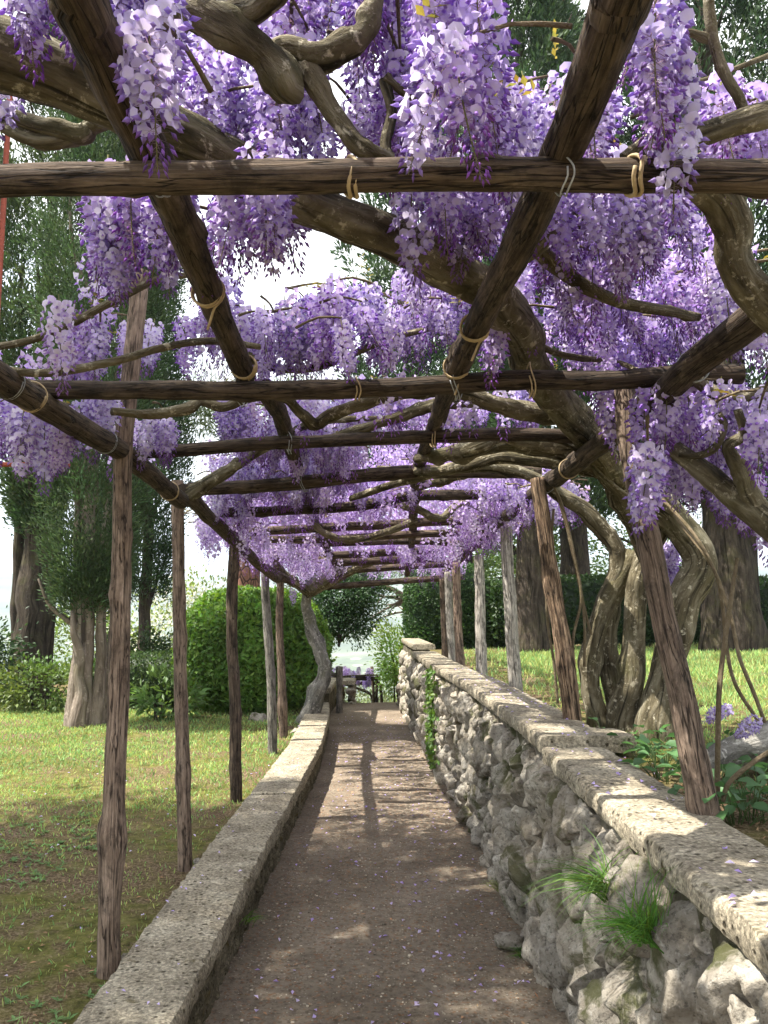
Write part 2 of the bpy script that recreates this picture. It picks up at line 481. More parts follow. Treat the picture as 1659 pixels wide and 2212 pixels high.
m, n, l = new_mat('ground')
g_ = n.new('ShaderNodeNewGeometry').outputs['Position']
f1 = noise(n, l, g_, 1.3, 8, 0.65, 0.4)
f2 = noise(n, l, g_, 16, 8, 0.72)
f3 = noise(n, l, g_, 70, 5, 0.7)
green = ramp(n, l, f2, [(0.36, (0.05, 0.055, 0.012)), (0.5, (0.13, 0.13, 0.03)), (0.66, (0.22, 0.21, 0.07))])
brown = ramp(n, l, f3, [(0.34, (0.04, 0.026, 0.014)), (0.5, (0.14, 0.095, 0.055)), (0.66, (0.34, 0.26, 0.17))])
c = mixc(n, l, ramp(n, l, f1, [(0.42, 0.0), (0.60, 1.0)]), green, brown)
c = mixc(n, l, ramp(n, l, noise(n, l, g_, 7, 6, 0.7), [(0.5, 0.0), (0.62, 0.8)]), c, brown)
finish(n, l, c, 0.95, mathn(n, l, 'ADD', f2, f3), 0.8, 0.03, 0.1)

m, n, l = new_mat('hillside')
g_ = n.new('ShaderNodeNewGeometry').outputs['Position']
f1 = noise(n, l, g_, 0.012, 8, 0.65)
f9 = voro(n, l, g_, 0.02, 'F1')
c = ramp(n, l, f1, [(0.35, (0.045, 0.06, 0.03)), (0.5, (0.09, 0.11, 0.05)), (0.62, (0.13, 0.14, 0.08)), (0.72, (0.26, 0.25, 0.2))])
c = mixc(n, l, ramp(n, l, f9, [(0.10, 1.0), (0.16, 0.0)]), c, (0.55, 0.5, 0.44))
finish(n, l, c, 0.95, None, spec=0.1)

def flat(name, col, rough=0.7, spec=0.3, metal=0.0):
    m, n, l = new_mat(name)
    g_ = attr(n, 'tc')
    c = ramp(n, l, noise(n, l, g_, 40, 5, 0.7), [(0.3, tuple(x * 0.65 for x in col)), (0.7, tuple(min(1, x * 1.25) for x in col))])
    finish(n, l, c, rough, noise(n, l, g_, 90, 4), 0.3, 0.004, spec)
m, n, l = new_mat('pebble')
finish(n, l, attr(n, 'col', 'Color'), 0.9, noise(n, l, attr(n, 'tc'), 200, 4), 0.4, 0.003, 0.15)
flat('raffia', (0.40, 0.30, 0.17), 0.7)
flat('wire', (0.30, 0.31, 0.31), 0.4, 0.6)
flat('red_paint', (0.26, 0.055, 0.03), 0.6)
flat('pale_stone', (0.42, 0.38, 0.32), 0.9)

# ------------------------------------------------------------------ the setting: terrain
PL = ([-3, 0, 5, 8.5, 10.9, 12.4, 14.7, 25], [-.69, -.69, -.66, -.62, -.69, -.80, -.74, -.74])
PR = ([-3, 0, 3.6, 5, 6.9, 8.7, 9.4, 11, 14.5, 25], [.71, .71, .706, .687, .637, .52, .47, .42, .29, .25])
def xl(y): return np.interp(y, *PL)
def xr(y): return np.interp(y, *PR)
LAWN_L, LAWN_R = 0.16, 0.93
def smooth(a, b, x):
    t = np.clip((x - a) / (b - a), 0, 1); return t * t * (3 - 2 * t)
def terrain_z(x, y):
    P = np.stack([x, y, 0 * x], 1)
    bump = 0.035 * vnoise(P, 0.8, 5) + 0.012 * vnoise(P, 3.5, 6)
    left = x < xl(y) - .16
    right = x > xr(y) + .16
    zl = LAWN_L + bump * np.clip(-x - 1.0, 0.1, 1)
    zr = LAWN_R + bump * np.clip(x - .9, 0.1, 1) + 0.05 * np.clip(x - 1.2, 0, 8) * 0.4
    zp = -0.03 - 0.42 * np.clip(y - 14.8, 0, 6)
    z = np.where(left, zl, np.where(right, zr, zp))
    # the terrace ends and the slope falls to the valley
    edge_l = smooth(16.5, 24, y) * 6 + np.clip(y - 20, 0, 1e9) * 0.35
    edge_r = smooth(20, 30, y) * 5 + np.clip(y - 24, 0, 1e9) * 0.35
    mid = np.where(left & (x < -1), edge_l, np.where(right & (x > 1), edge_r, np.maximum(0, edge_l - np.where(left | right, 0, 2.5))))
    mid = mid + np.clip(-x - 12, 0, 1e9) * 0.3
    z = z - mid
    d = np.hypot(x, y)
    far = -70 + 14 * fbm(P, 1 / 260, 8, 3)
    z = np.where(z < far, far, z)
    ridge = smooth(900, 2300, d) * (200 + 110 * fbm(P, 1 / 900, 9, 4)) * smooth(-200, 900, y)
    return z + ridge
def axis(lo, hi, step, far, growth=1.25):
    a = list(np.arange(lo, hi + 1e-6, step)); s = step
    while a[-1] < far: s *= growth; a.append(a[-1] + s)
    s = step
    while a[0] > -far: s *= growth; a.insert(0, a[0] - s)
    return np.array(a)
ax = axis(-7.5, 8.0, 0.10, 3600, 1.22); ay = axis(-1.0, 18, 0.16, 3600, 1.22)
ay = ay[(ay > -900) & (ay < 3850)]; ax = ax[np.abs(ax) < 3800]
XX, YY = np.meshgrid(ax, ay)
ZZ = terrain_z(XX.ravel(), YY.ravel())
nx, ny = len(ax), len(ay)
i = np.arange(ny - 1)[:, None] * nx; j = np.arange(nx - 1)[None]
Q = np.stack([i + j, i + j + 1, i + nx + j + 1, i + nx + j], -1).reshape(-1, 4)
g = G().add(np.c_[XX.ravel(), YY.ravel(), ZZ], None, Q)
ground = g.obj('ground', MAT['ground'], kind='structure')
ground.data.materials.append(MAT['hillside'])
cen = np.hypot(XX.ravel()[Q].mean(1), YY.ravel()[Q].mean(1))
ground.data.polygons.foreach_set('material_index', (cen > 45).astype(np.int32))

# the path
ys = np.arange(-1.2, 14.95, 0.05); us = np.linspace(0, 1, 29)
YP, UP = np.meshgrid(ys, us, indexing='ij')
XP = xl(YP) - .06 + (xr(YP) - xl(YP) + .12) * UP
P = np.stack([XP.ravel(), YP.ravel(), 0 * XP.ravel()], 1)
ZP = 0.010 * vnoise(P, 1.7, 21) + 0.006 * vnoise(P, 6, 22) + 0.05 * np.clip(np.abs(UP.ravel() - .5) * 2 - .82, 0, 1) ** 1.0
P[:, 2] = ZP
a, b = len(ys), len(us)
i = np.arange(a - 1)[:, None] * b; j = np.arange(b - 1)[None]
Q = np.stack([i + j, i + j + 1, i + b + j + 1, i + b + j], -1).reshape(-1, 4)
G().add(P, None, Q).obj('path', MAT['path_dirt'], kind='structure')
def path_z(x, y):
    P = np.stack([x, y, 0 * x], 1)
    u = (x - xl(y)) / (xr(y) - xl(y))
    return 0.010 * vnoise(P, 1.7, 21) + 0.006 * vnoise(P, 6, 22) + 0.05 * np.clip(np.abs(u - .5) * 2 - .82, 0, 1)

# ------------------------------------------------------------------ rocks and walls
def ico(sub):
    bm = bmesh.new(); bmesh.ops.create_icosphere(bm, subdivisions=sub, radius=1)
    V = np.array([v.co[:] for v in bm.verts]); T = np.array([[v.index for v in f.verts] for f in bm.faces]); bm.free()
    return V, T
ICO = {k: ico(k) for k in (1, 2, 3, 4)}
def rock(seed, sub=4, rough=0.16):
    V, T = ICO[sub]; V = V.copy()
    r = np.random.default_rng(seed)
    V = V * (1 + rough * vnoise(V, 1.3, seed)[:, None])
    for k in range(12):
        nrm = unit(r.normal(size=3)); d = r.uniform(.45, .84)
        V = V - nrm * np.maximum(0, V @ nrm - d)[:, None] * 0.92
    V = V * (1 + rough * 0.75 * vnoise(V, 3.2, seed + 1)[:, None] + rough * .5 * vnoise(V, 7, seed + 2)[:, None] + rough * .25 * vnoise(V, 15, seed + 3)[:, None])
    return V / np.abs(V).max(0) , T
ROCKS = []
for k in range(14):
    V, T = rock(100 + k)
    ROCKS.append(G().add(V, T).mesh('stone', MAT['stone']))
ROCKS_LO = [rock(200 + k, 3) for k in range(10)]
ROCKS_XLO = [rock(230 + k, 2) for k in range(10)]

def slab(name, pts, w0, w1, ztop, thick, mat, parent, seed, edge=0.012, label=None):
    """a coping strip along pts (y values): from inner edge x=w0(y) to outer x=w1(y)"""
    y = np.arange(pts[0], pts[1] + 1e-6, 0.035)
    nt = 12; nside = 4
    sec = []          # (u across 0..1, v height 0..1)
    for k in range(nt + 1): sec.append((k / nt, 1.0))
    for k in range(1, nside + 1): sec.append((1.0, 1 - k / nside))
    for k in range(1, nt + 1): sec.append((1 - k / nt, 0.0))
    for k in range(1, nside): sec.append((0.0, k / nside))
    sec = np.array(sec); m = len(sec)
    V = []
    for yy in y:
        a_, b_ = w0(yy), w1(yy)
        X = a_ + (b_ - a_) * sec[:, 0]
        Z = ztop - thick * (1 - sec[:, 1])
        V.append(np.c_[X, np.full(m, yy), Z])
    V = np.array(V).reshape(-1, 3)
    corner = np.tile(((np.abs(sec[:, 0] - .5) > .49) & (np.abs(sec[:, 1] - .5) > .49)), len(y))
    cx = np.repeat(np.array([(w0(t) + w1(t)) / 2 for t in y]), m)
    V[:, 0] -= np.where(corner, np.sign(V[:, 0] - cx) * 0.006, 0)
    V[:, 2] -= np.where(corner & (V[:, 2] > ztop - .01), 0.004, 0)
    nz = np.stack([fbm(V, 22, seed, 4), fbm(V, 7, seed + 9, 3) * .3, fbm(V, 16, seed + 5, 4)], 1)
    V = V + nz * edge * np.array([1.0, 0, 0.42])
    V[:, 0] += np.where(corner, np.minimum(0, fbm(V, 13, seed + 3, 3)) * np.sign(V[:, 0] - cx) * 0.022, 0)
    ii = np.arange(len(y) - 1)[:, None] * m; jj = np.arange(m)[None]; j2 = (jj + 1) % m
    Q = np.stack([ii + jj, ii + j2, ii + m + j2, ii + m + jj], -1).reshape(-1, 4)
    c0 = V[:m].mean(0); c1 = V[-m:].mean(0); nV = len(V)
    V = np.vstack([V, c0, c1])
    T = [[nV, (k + 1) % m, k] for k in range(m)] + [[nV + 1, nV - m + k, nV - m + (k + 1) % m] for k in range(m)]
    o = G().add(V, T, Q).obj(name, mat, parent)
    o.data.set_sharp_from_angle(angle=R(38))
    if label: o['label'] = label
    return o

# --- high retaining wall on the right
wall = thing('stone_wall', 'tall rubble stone retaining wall with flat concrete top beside the path', 'wall')
wall.location = (0, 0, 0)
W_SEG = [(-1.0, 3.87, 0.985), (3.90, 9.0, 1.03), (9.03, 11.9, 1.035), (11.93, 14.6, 1.13)]
for k, (y0, y1, zt) in enumerate(W_SEG):
    w0 = lambda t: xr(t) + .015
    ext = 0.0 if k == 0 else 0.04
    w1 = (lambda t: 1.015) if k == 0 else (lambda t: xr(t) + (0.345 if t > 4.15 else 0.46))
    slab('coping', (y0, y1), w0, w1, zt, 0.075, MAT['coping'], wall, 40 + k)
# core of the wall, set back behind the stones
yc = np.arange(-1.0, 14.6, 0.06); zc = np.linspace(-.12, 0.96, 17)
YC, ZC = np.meshgrid(yc, zc, indexing='ij')
XC = xr(YC) + 0.045 + 0.0 * ZC
V = np.c_[XC.ravel(), YC.ravel(), ZC.ravel()]
V[:, 0] += 0.03 * fbm(V, 11, 61, 4)
V[:, 2] += np.where(YC.ravel() > 11.93, 0.1, 0) * (ZC.ravel() > .5)
a, b = len(yc), len(zc)
i = np.arange(a - 1)[:, None] * b; j = np.arange(b - 1)[None]
Q = np.stack([i + j, i + b + j, i + b + j + 1, i + j + 1], -1).reshape(-1, 4)
V2 = V.copy(); V2[:, 0] = xr(V2[:, 1]) + 0.27
ring = np.r_[np.arange(b), ]
g = G().add(V, None, Q).add(V2, None, Q[:, ::-1])
tops = np.arange(a) * b + b - 1; nV = len(V)
g.Q.append(np.stack([tops[:-1], tops[1:], tops[1:] + nV, tops[:-1] + nV], 1))
e0 = np.arange(b); e1 = (a - 1) * b + np.arange(b)
g.Q.append(np.stack([e0[:-1], e0[1:], e0[1:] + nV, e0[:-1] + nV], 1)); g.Q.append(np.stack([e1[:-1], e1[1:], e1[1:] + nV, e1[:-1] + nV], 1))
g.obj('mortar', MAT['mortar'], wall)
# stones: dart throwing on the face
def darts(y0, y1, z0, z1, rmin, rmax, tries, rg):
    pts = []; grid = {}
    cs = rmax * 2
    for _ in range(tries):
        y, z = rg.uniform(y0, y1), rg.uniform(z0, z1)
        q = _ / tries
        r = rmax + (rmin - rmax) * min(1, q * 1.25) + rg.uniform(-.1, .1) * rmin
        ci, cj = int(y / cs), int(z / cs); ok = True
        for a_ in (-1, 0, 1):
            for b_ in (-1, 0, 1):
                for (yy, zz, rr) in grid.get((ci + a_, cj + b_), ()):
                    if (yy - y) ** 2 + ((zz - z) * 1.12) ** 2 < ((rr + r) * 0.86) ** 2: ok = False; break
                if not ok: break
            if not ok: break
        if ok:
            pts.append((y, z, r)); grid.setdefault((ci, cj), []).append((y, z, r))
    return pts
rg = np.random.default_rng(5)
pts = darts(0.6, 14.45, 0.0, 0.92, 0.022, 0.105, 36000, rg)
pts.sort(key=lambda p: p[0])
pts = [p for p in pts if p[0] > 1.2]
far_g = G()
cnt = 0
for (y, z, r) in pts:
    rot = rg.uniform(0, 6.28, 3); sc = r * rg.uniform(.8, 1.5, 3)
    x = xr(y) + 0.045 + rg.uniform(-.02, .02) + (0.93 - z) * -0.012 + max(0, r - .06) * .5
    z = min(z, .915 - r * .9)
    if cnt < 300 and r > 0.03:
        o = bpy.data.objects.new('stone', ROCKS[cnt % len(ROCKS)])
        COL.objects.link(o); o.parent = wall
        o.location = (x, y, z); o.rotation_euler = rot; o.scale = sc
        cnt += 1
    else:
        V, T = (ROCKS_LO if y < 8 else ROCKS_XLO)[rg.integers(10)]
        a_, b_, c_ = rot
        M = np.array([[math.cos(a_), -math.sin(a_), 0], [math.sin(a_), math.cos(a_), 0], [0, 0, 1]]) @ np.array([[1, 0, 0], [0, math.cos(b_), -math.sin(b_)], [0, math.sin(b_), math.cos(b_)]])
        far_g.add((V * sc) @ M.T + [x, y, z], T)
far_g.obj('stones', MAT['stone'], wall, kind='stuff')

# --- low wall on the left
lw = thing('low_wall', 'low mossy kerb wall with pitted concrete top between path and left lawn', 'wall')
slab('coping', (-1.0, 6.2), lambda t: xl(t) - .335, lambda t: xl(t) - .005, 0.285, 0.10, MAT['coping'], lw, 70, 0.014)
slab('coping', (6.22, 12.3), lambda t: xl(t) - .335, lambda t: xl(t) - .005, 0.285, 0.10, MAT['coping'], lw, 75, 0.014)
slab('base', (-1.0, 12.28), lambda t: xl(t) - .32, lambda t: xl(t) - .03, 0.19, 0.30, MAT['mossy_face'], lw, 72, 0.03)
rg = np.random.default_rng(15)
lp = darts(1.8, 12.3, 0.0, 0.19, 0.02, 0.055, 5000, rg)
lp.sort(key=lambda p: p[0])
far_g = G()
for k, (y, z, r) in enumerate(lp):
    V, T = (ROCKS_LO if y < 6 else ROCKS_XLO)[rg.integers(10)]
    x = xl(y) - .055 + rg.uniform(-.012, .006)
    sc = r * rg.uniform(.9, 1.2, 3) * [0.7, 1.1, 1.0]
    far_g.add(V * sc + [x, y, z], T)
far_g.obj('stones', MAT['mossy_face'], lw, kind='stuff')
# block and pier at the far end
b2 = thing('end_wall', 'short stone block wall and pier beyond the low mossy wall at path end', 'wall')
slab('coping', (13.0, 14.6), lambda t: -1.15, lambda t: -.82, 0.42, 0.08, MAT['coping'], b2, 77)
slab('base', (13.03, 14.57), lambda t: -1.13, lambda t: -.84, 0.34, 0.5, MAT['mossy_face'], b2, 78, 0.03)
slab('coping', (14.65, 15.3), lambda t: -1.0, lambda t: -.5, 0.40, 0.07, MAT['coping'], b2, 79)
for k in range(9):
    o = bpy.data.objects.new('stone', ROCKS[k]); COL.objects.link(o); o.parent = b2
    o.location = (-.56 - .2 * (k % 2), 14.72 + .2 * (k % 3), -.02 + .12 * (k // 3)); o.scale = (.1, .11, .08); o.rotation_euler = (k, k * 2, k)

# ------------------------------------------------------------------ pergola
perg = thing('pergola', 'rustic pergola of dark round poles lashed with wire and raffia over the path', 'pergola')
def pole(name, P, rad, mat, seed, n=14, lump=0.07, wob=0.008, knots=None, per=8):
    rgk = np.random.default_rng(seed)
    if knots is None:
        knots = [(rgk.uniform(.05, .95), rgk.uniform(0, 6.28), rgk.uniform(.02, .035), rgk.uniform(.005, .012)) for _ in range(6)]
    g = G(); tube(g, P, rad, n, per, lump, seed, wob, knots=knots)
    return g.obj(name, MAT[mat], perg)
def stations(P, k=7):
    P = np.asarray(P, float); t = np.linspace(0, 1, k)[:, None]
    return P[0] * (1 - t) + P[1] * t if len(P) == 2 else P
# left posts: base px, mid points, top px, depth, radius
def post(pxs, Y0, Y1, r0, r1, mat, seed, knots=None):
    k = len(pxs)
    P = [aty(px, py, Y0 + (Y1 - Y0) * i / (k - 1)) for i, (px, py) in enumerate(pxs)]
    P[0][2] -= 0.12
    C = catmull(P, 5)
    return pole('post', C, np.linspace(r0, r1, len(C)), mat, seed, 16, 0.06, 0.006, knots, per=3)
post([(238, 2050), (242, 1800), (255, 1500), (262, 1250), (265, 980), (283, 800), (303, 585)], 3.50, 3.50, .046, .036, 'post_wood', 1,
     [(.175, 0.3, .09, .016), (.185, 3.6, .07, .012), (.2, 1.8, .04, .012), (.52, 2, .03, .01), (.60, 4, .04, .012), (.66, .5, .03, .01)])
post([(401, 1868), (394, 1650), (390, 1450), (386, 1250), (383, 1040)], 4.85, 4.85, .040, .036, 'post_wood', 2, [(.25, 1, .06, .012), (.6, 4, .05, .01), (.27, 4, .05, .01)])
post([(512, 1708), (508, 1500), (500, 1350), (506, 1200), (512, 1110)], 6.55, 6.55, .046, .042, 'beam_wood', 3)
post([(590, 1628), (584, 1450), (575, 1300), (570, 1200)], 8.7, 8.7, .05, .042, 'grey_wood', 4)
post([(613, 1578), (608, 1450), (604, 1350), (607, 1240)], 9.75, 9.75, .05, .042, 'post_wood', 5, [(.2, 2.5, .12, .02)])
# right posts, leaning
post([(1535, 1760), (1500, 1640), (1455, 1420), (1395, 1150), (1358, 960), (1350, 842)], 2.62, 2.95, .046, .036, 'post_wood', 6)
post([(1240, 1568), (1222, 1440), (1200, 1300), (1178, 1160), (1160, 1035)], 4.5, 4.65, .05, .042, 'charred_wood', 7, [(.6, 2, .08, .012), (.3, 1, .06, .01)])
post([(1117, 1508), (1108, 1400), (1098, 1250), (1093, 1140)], 6.45, 6.5, .052, .046, 'grey_wood', 8)
post([(1044, 1472), (1038, 1380), (1036, 1280), (1034, 1200)], 8.6, 8.7, .058, .05, 'grey_wood', 9)
post([(998, 1448), (990, 1350), (985, 1215)], 9.5, 9.6, .05, .045, 'post_wood', 10)
post([(981, 1440), (972, 1350), (967, 1235)], 10.4, 10.4, .05, .045, 'grey_wood', 12)
post([(963, 1430), (960, 1350), (957, 1250)], 11.4, 11.4, .05, .05, 'beam_wood', 13)
# side beams
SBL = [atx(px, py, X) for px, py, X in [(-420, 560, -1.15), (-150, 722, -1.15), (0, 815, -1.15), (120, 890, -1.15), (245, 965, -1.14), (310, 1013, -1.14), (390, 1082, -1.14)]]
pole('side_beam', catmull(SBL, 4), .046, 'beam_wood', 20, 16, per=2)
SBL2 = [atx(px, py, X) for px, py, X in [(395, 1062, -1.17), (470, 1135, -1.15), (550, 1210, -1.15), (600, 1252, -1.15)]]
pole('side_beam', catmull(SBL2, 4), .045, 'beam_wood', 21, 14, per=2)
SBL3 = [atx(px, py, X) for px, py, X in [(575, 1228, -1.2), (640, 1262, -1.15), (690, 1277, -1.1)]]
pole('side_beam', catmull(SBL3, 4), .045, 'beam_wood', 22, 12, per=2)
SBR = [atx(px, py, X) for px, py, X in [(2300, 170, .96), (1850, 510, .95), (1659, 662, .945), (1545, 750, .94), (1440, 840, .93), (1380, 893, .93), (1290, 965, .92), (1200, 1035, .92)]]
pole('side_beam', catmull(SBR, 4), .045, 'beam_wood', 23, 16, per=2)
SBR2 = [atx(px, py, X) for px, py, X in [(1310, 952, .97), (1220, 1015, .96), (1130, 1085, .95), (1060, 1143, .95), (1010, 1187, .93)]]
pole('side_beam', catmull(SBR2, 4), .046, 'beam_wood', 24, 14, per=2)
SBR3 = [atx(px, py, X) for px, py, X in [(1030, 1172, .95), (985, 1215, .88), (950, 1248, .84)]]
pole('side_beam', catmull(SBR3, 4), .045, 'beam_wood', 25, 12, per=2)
# cross beams
CB = [
    ([(-300, 402), (0, 390), (400, 383), (830, 381), (1250, 380), (1659, 378), (1950, 374)], 1.41, .030),
    ([(60, 842), (300, 842), (520, 846), (830, 838), (1100, 822), (1300, 820), (1450, 810), (1602, 806)], 2.72, .033),
    ([(300, 978), (450, 970), (620, 955), (830, 948), (1050, 938), (1200, 942), (1300, 950)], 3.85, .032),
    ([(408, 1057), (560, 1050), (680, 1040), (830, 1024), (1000, 1018), (1165, 1020)], 4.95, .042),
    ([(478, 1108), (600, 1103), (750, 1095), (830, 1085), (880, 1072), (1000, 1068), (1130, 1076)], 5.85, .037),
    ([(535, 1150), (700, 1140), (830, 1134), (950, 1126), (1090, 1120)], 7.05, .040),
    ([(515, 1166), (700, 1165), (830, 1157), (1000, 1148), (1130, 1134)], 7.5, .036),
    ([(590, 1180), (750, 1172), (900, 1170), (1060, 1178)], 8.3, .036),
    ([(610, 1204), (750, 1198), (900, 1190), (1000, 1186)], 9.0, .042),
    ([(720, 1216), (850, 1210), (960, 1204)], 9.8, .05),
    ([(650, 1240), (850, 1226), (985, 1216)], 10.7, .045),
    ([(700, 1268), (830, 1258), (1000, 1246)], 11.6, .045),
]
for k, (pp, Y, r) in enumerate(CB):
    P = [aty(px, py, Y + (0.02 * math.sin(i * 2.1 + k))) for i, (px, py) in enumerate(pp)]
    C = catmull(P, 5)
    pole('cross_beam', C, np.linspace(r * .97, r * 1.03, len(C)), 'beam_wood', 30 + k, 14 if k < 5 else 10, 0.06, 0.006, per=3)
# middle long poles, resting on the cross beams
def longp(pp, r, dz, seed):
    P = [roof(px, py, d) for (px, py), d in zip(pp, dz)]
    if P[0][1] < 1.2:                                    # the near poles run on back over the path behind the viewer
        P = [P[0] + np.array([(P[0][0] - P[2][0]) * q * .5, -1.25 * q, .005 * q]) for q in (2, 1)] + P
    C = catmull(P, 5)
    return pole('long_beam', C, np.linspace(r[0], r[1], len(C)), 'beam_wood', seed, 14, 0.07, 0.006, per=3)
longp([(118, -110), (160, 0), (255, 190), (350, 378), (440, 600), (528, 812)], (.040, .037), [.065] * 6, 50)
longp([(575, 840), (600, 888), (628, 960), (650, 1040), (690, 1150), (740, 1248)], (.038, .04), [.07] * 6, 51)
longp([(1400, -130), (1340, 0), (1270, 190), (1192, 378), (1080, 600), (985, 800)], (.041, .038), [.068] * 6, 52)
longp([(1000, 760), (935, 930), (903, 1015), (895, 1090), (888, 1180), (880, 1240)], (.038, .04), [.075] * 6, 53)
# ties
def tie(name, c, axis_, r, rad, mat, seed, turns=1.6, tail=0.05):
    axis_ = unit(axis_); u = unit(np.cross(axis_, [0, 0, 1.0001])); w = np.cross(axis_, u)
    t = np.linspace(0, turns * 2 * math.pi, 22)
    P = [c + (u * math.cos(a_) + w * math.sin(a_)) * r + axis_ * (0.012 * a_ / 6.28 + .004 * math.sin(3 * a_ + seed)) for a_ in t]
    d = unit(P[-1] - P[-2]) * .5 + np.array([0.1 * math.sin(seed), 0.05, -0.8])
    P.append(P[-1] + d * tail * .5); P.append(P[-1] + d * tail * .5)
    g = G(); tube(g, P, rad, 6, 2, 0, seed)
    return g.obj(name, MAT[mat], perg)
X1 = np.array([1.0, 0, 0])
for k, (px, py, Y, nm, mt, r, rad) in enumerate([
        (335, 383, 1.41, 'wire_tie', 'wire', .034, .0016), (1205, 380, 1.41, 'wire_tie', 'wire', .034, .0018),
        (748, 382, 1.41, 'raffia_tie', 'raffia', .034, .004), (1358, 380, 1.41, 'raffia_tie', 'raffia', .034, .004),
        (515, 842, 2.74, 'wire_tie', 'wire', .058, .0018), (980, 830, 2.74, 'wire_tie', 'wire', .055, .0018),
        (1140, 822, 2.73, 'raffia_tie', 'raffia', .06, .0025), (765, 840, 2.72, 'raffia_tie', 'raffia', .04, .0025),
        (620, 956, 3.87, 'wire_tie', 'wire', .055, .002), (930, 942, 3.87, 'raffia_tie', 'raffia', .055, .003),
        (985, 1016, 4.95, 'raffia_tie', 'raffia', .055, .003), (655, 1042, 4.97, 'wire_tie', 'wire', .06, .0025)]):
    tie(nm, aty(px, py, Y), X1 + np.array([0, .25 * math.sin(k), .1]), r, rad, mt, k)
for k, (px, py, X, r) in enumerate([(65, 855, -1.15, .050), (15, 825, -1.15, .050), (225, 952, -1.14, .050), (365, 1060, -1.14, .050), (1400, 875, .93, .049), (1500, 790, .94, .049), (1230, 1012, .92, .049), (1180, 1045, .92, .050), (1110, 1105, .95, .050)]):
    tie('wire_tie' if k % 3 else 'raffia_tie', atx(px, py, X), (0, 1, .0), r, .002 if k % 3 else .0028, 'wire' if k % 3 else 'raffia', 40 + k)
for k, (px, py) in enumerate([(445, 625), (525, 790), (1025, 705), (985, 790)]):
    tie('raffia_tie', roof(px, py, .066), (0.15, 1, 0), .0415, .0035, 'raffia', 60 + k, 2.2)

# ------------------------------------------------------------------ wisteria
vine = thing('wisteria_vine', 'old wisteria with thick twisted grey trunks rising behind the stone wall onto the pergola', 'wisteria')
vine_l = thing('wisteria_vine', 'wisteria with one gnarled trunk climbing beside the clipped round bush', 'wisteria')
vine_r = thing('wisteria_vine', 'wisteria with heavy limbs hanging outside the leaning brown post', 'wisteria')

def limb(name, pts, parent, seed, mat='vine_bark', n=14, lump=0.16, wob=0.012, per=7, knots=3, lf=1.0):
    P = np.array([p[0] for p in pts]); r = np.array([p[1] for p in pts])
    rgk = np.random.default_rng(seed)
    kn = [(rgk.uniform(.05, .95), rgk.uniform(0, 6.28), rgk.uniform(.6, 1.1) * r.mean(), rgk.uniform(.2, .45) * r.mean()) for _ in range(knots)]
    g = G(); tube(g, P, r, n, per, lump, seed, wob, knots=kn, lf=lf)
    return g.obj(name, MAT[mat], parent)
def LY(lst, k=1.0): return [(aty(px, py, Y), r * k) for px, py, Y, r in lst]
def LR(lst): return [(roof(px, py, dz), r) for px, py, dz, r in lst]

# great limb crossing overhead
limb('trunk', LY([(-260, 20, 1.45, .07), (-60, 105, 1.55, .072), (120, 165, 1.62, .068), (280, 240, 1.7, .066), (440, 325, 1.8, .058), (600, 420, 1.95, .058), (720, 465, 2.05, .055),
                  (850, 510, 2.15, .056), (960, 575, 2.28, .056), (1050, 625, 2.42, .06), (1100, 690, 2.65, .062), (1140, 770, 2.95, .064), (1190, 850, 3.3, .075), (1256, 920, 3.75, .08),
                  (1315, 1000, 4.2, .085), (1365, 1090, 4.5, .08), (1405, 1200, 4.65, .07)]), vine, 101, lump=.13, n=20, knots=8, per=8)
# rising trunks behind the wall
limb('trunk', LY([(1425, 1610, 4.55, .13), (1420, 1560, 4.55, .115), (1437, 1480, 4.55, .088), (1456, 1375, 4.55, .082), (1474, 1300, 4.55, .086), (1508, 1240, 4.55, .092), (1508, 1195, 4.55, .088), (1478, 1148, 4.55, .086),
                  (1432, 1095, 4.5, .082), (1352, 1048, 4.4, .08), (1285, 1003, 4.3, .065), (1205, 975, 4.2, .05), (1110, 962, 4.15, .04), (1000, 975, 4.3, .032), (900, 990, 4.6, .028)]), vine, 102, lump=.12, n=20, knots=9, per=8)
limb('trunk', LY([(1352, 1605, 4.7, .10), (1345, 1560, 4.7, .09), (1368, 1470, 4.7, .075), (1372, 1372, 4.7, .058), (1381, 1265, 4.7, .056), (1402, 1195, 4.7, .062), (1440, 1120, 4.65, .07)]), vine, 103, n=18, lump=.12)
limb('trunk', LY([(1302, 1590, 4.8, .085), (1290, 1540, 4.8, .07), (1276, 1470, 4.8, .055), (1283, 1395, 4.8, .055), (1320, 1280, 4.8, .062), (1352, 1225, 4.8, .066), (1368, 1190, 4.8, .05)]), vine, 104, n=18, lump=.14, knots=5)
limb('trunk', LY([(1342, 1560, 4.85, .06), (1320, 1480, 4.85, .06), (1308, 1400, 4.85, .065), (1318, 1300, 4.82, .06), (1335, 1225, 4.8, .055), (1330, 1180, 4.8, .05), (1300, 1140, 4.8, .05), (1265, 1100, 4.8, .048), (1215, 1070, 4.8, .042), (1150, 1030, 4.75, .036), (1060, 1005, 4.7, .034), (960, 1012, 4.8, .03), (880, 1040, 5.0, .026), (760, 1075, 5.4, .022)]), vine, 105, n=16, lump=.14, knots=6)
limb('branch', LY([(1440, 1100, 4.55, .07), (1380, 1050, 4.5, .06), (1300, 1020, 4.4, .055), (1190, 1000, 4.4, .045), (1080, 985, 4.5, .04), (1010, 1005, 4.6, .034), (930, 1020, 4.8, .028), (820, 1010, 5.2, .02)]), vine, 106, lump=.16)
limb('branch', LY([(1400, 1060, 4.45, .06), (1320, 1000, 4.3, .055), (1250, 965, 4.2, .05), (1150, 955, 4.1, .042), (1080, 940, 4.05, .036), (1040, 965, 4.0, .04), (1000, 980, 4.05, .036)]), vine, 107, lump=.2, knots=5)
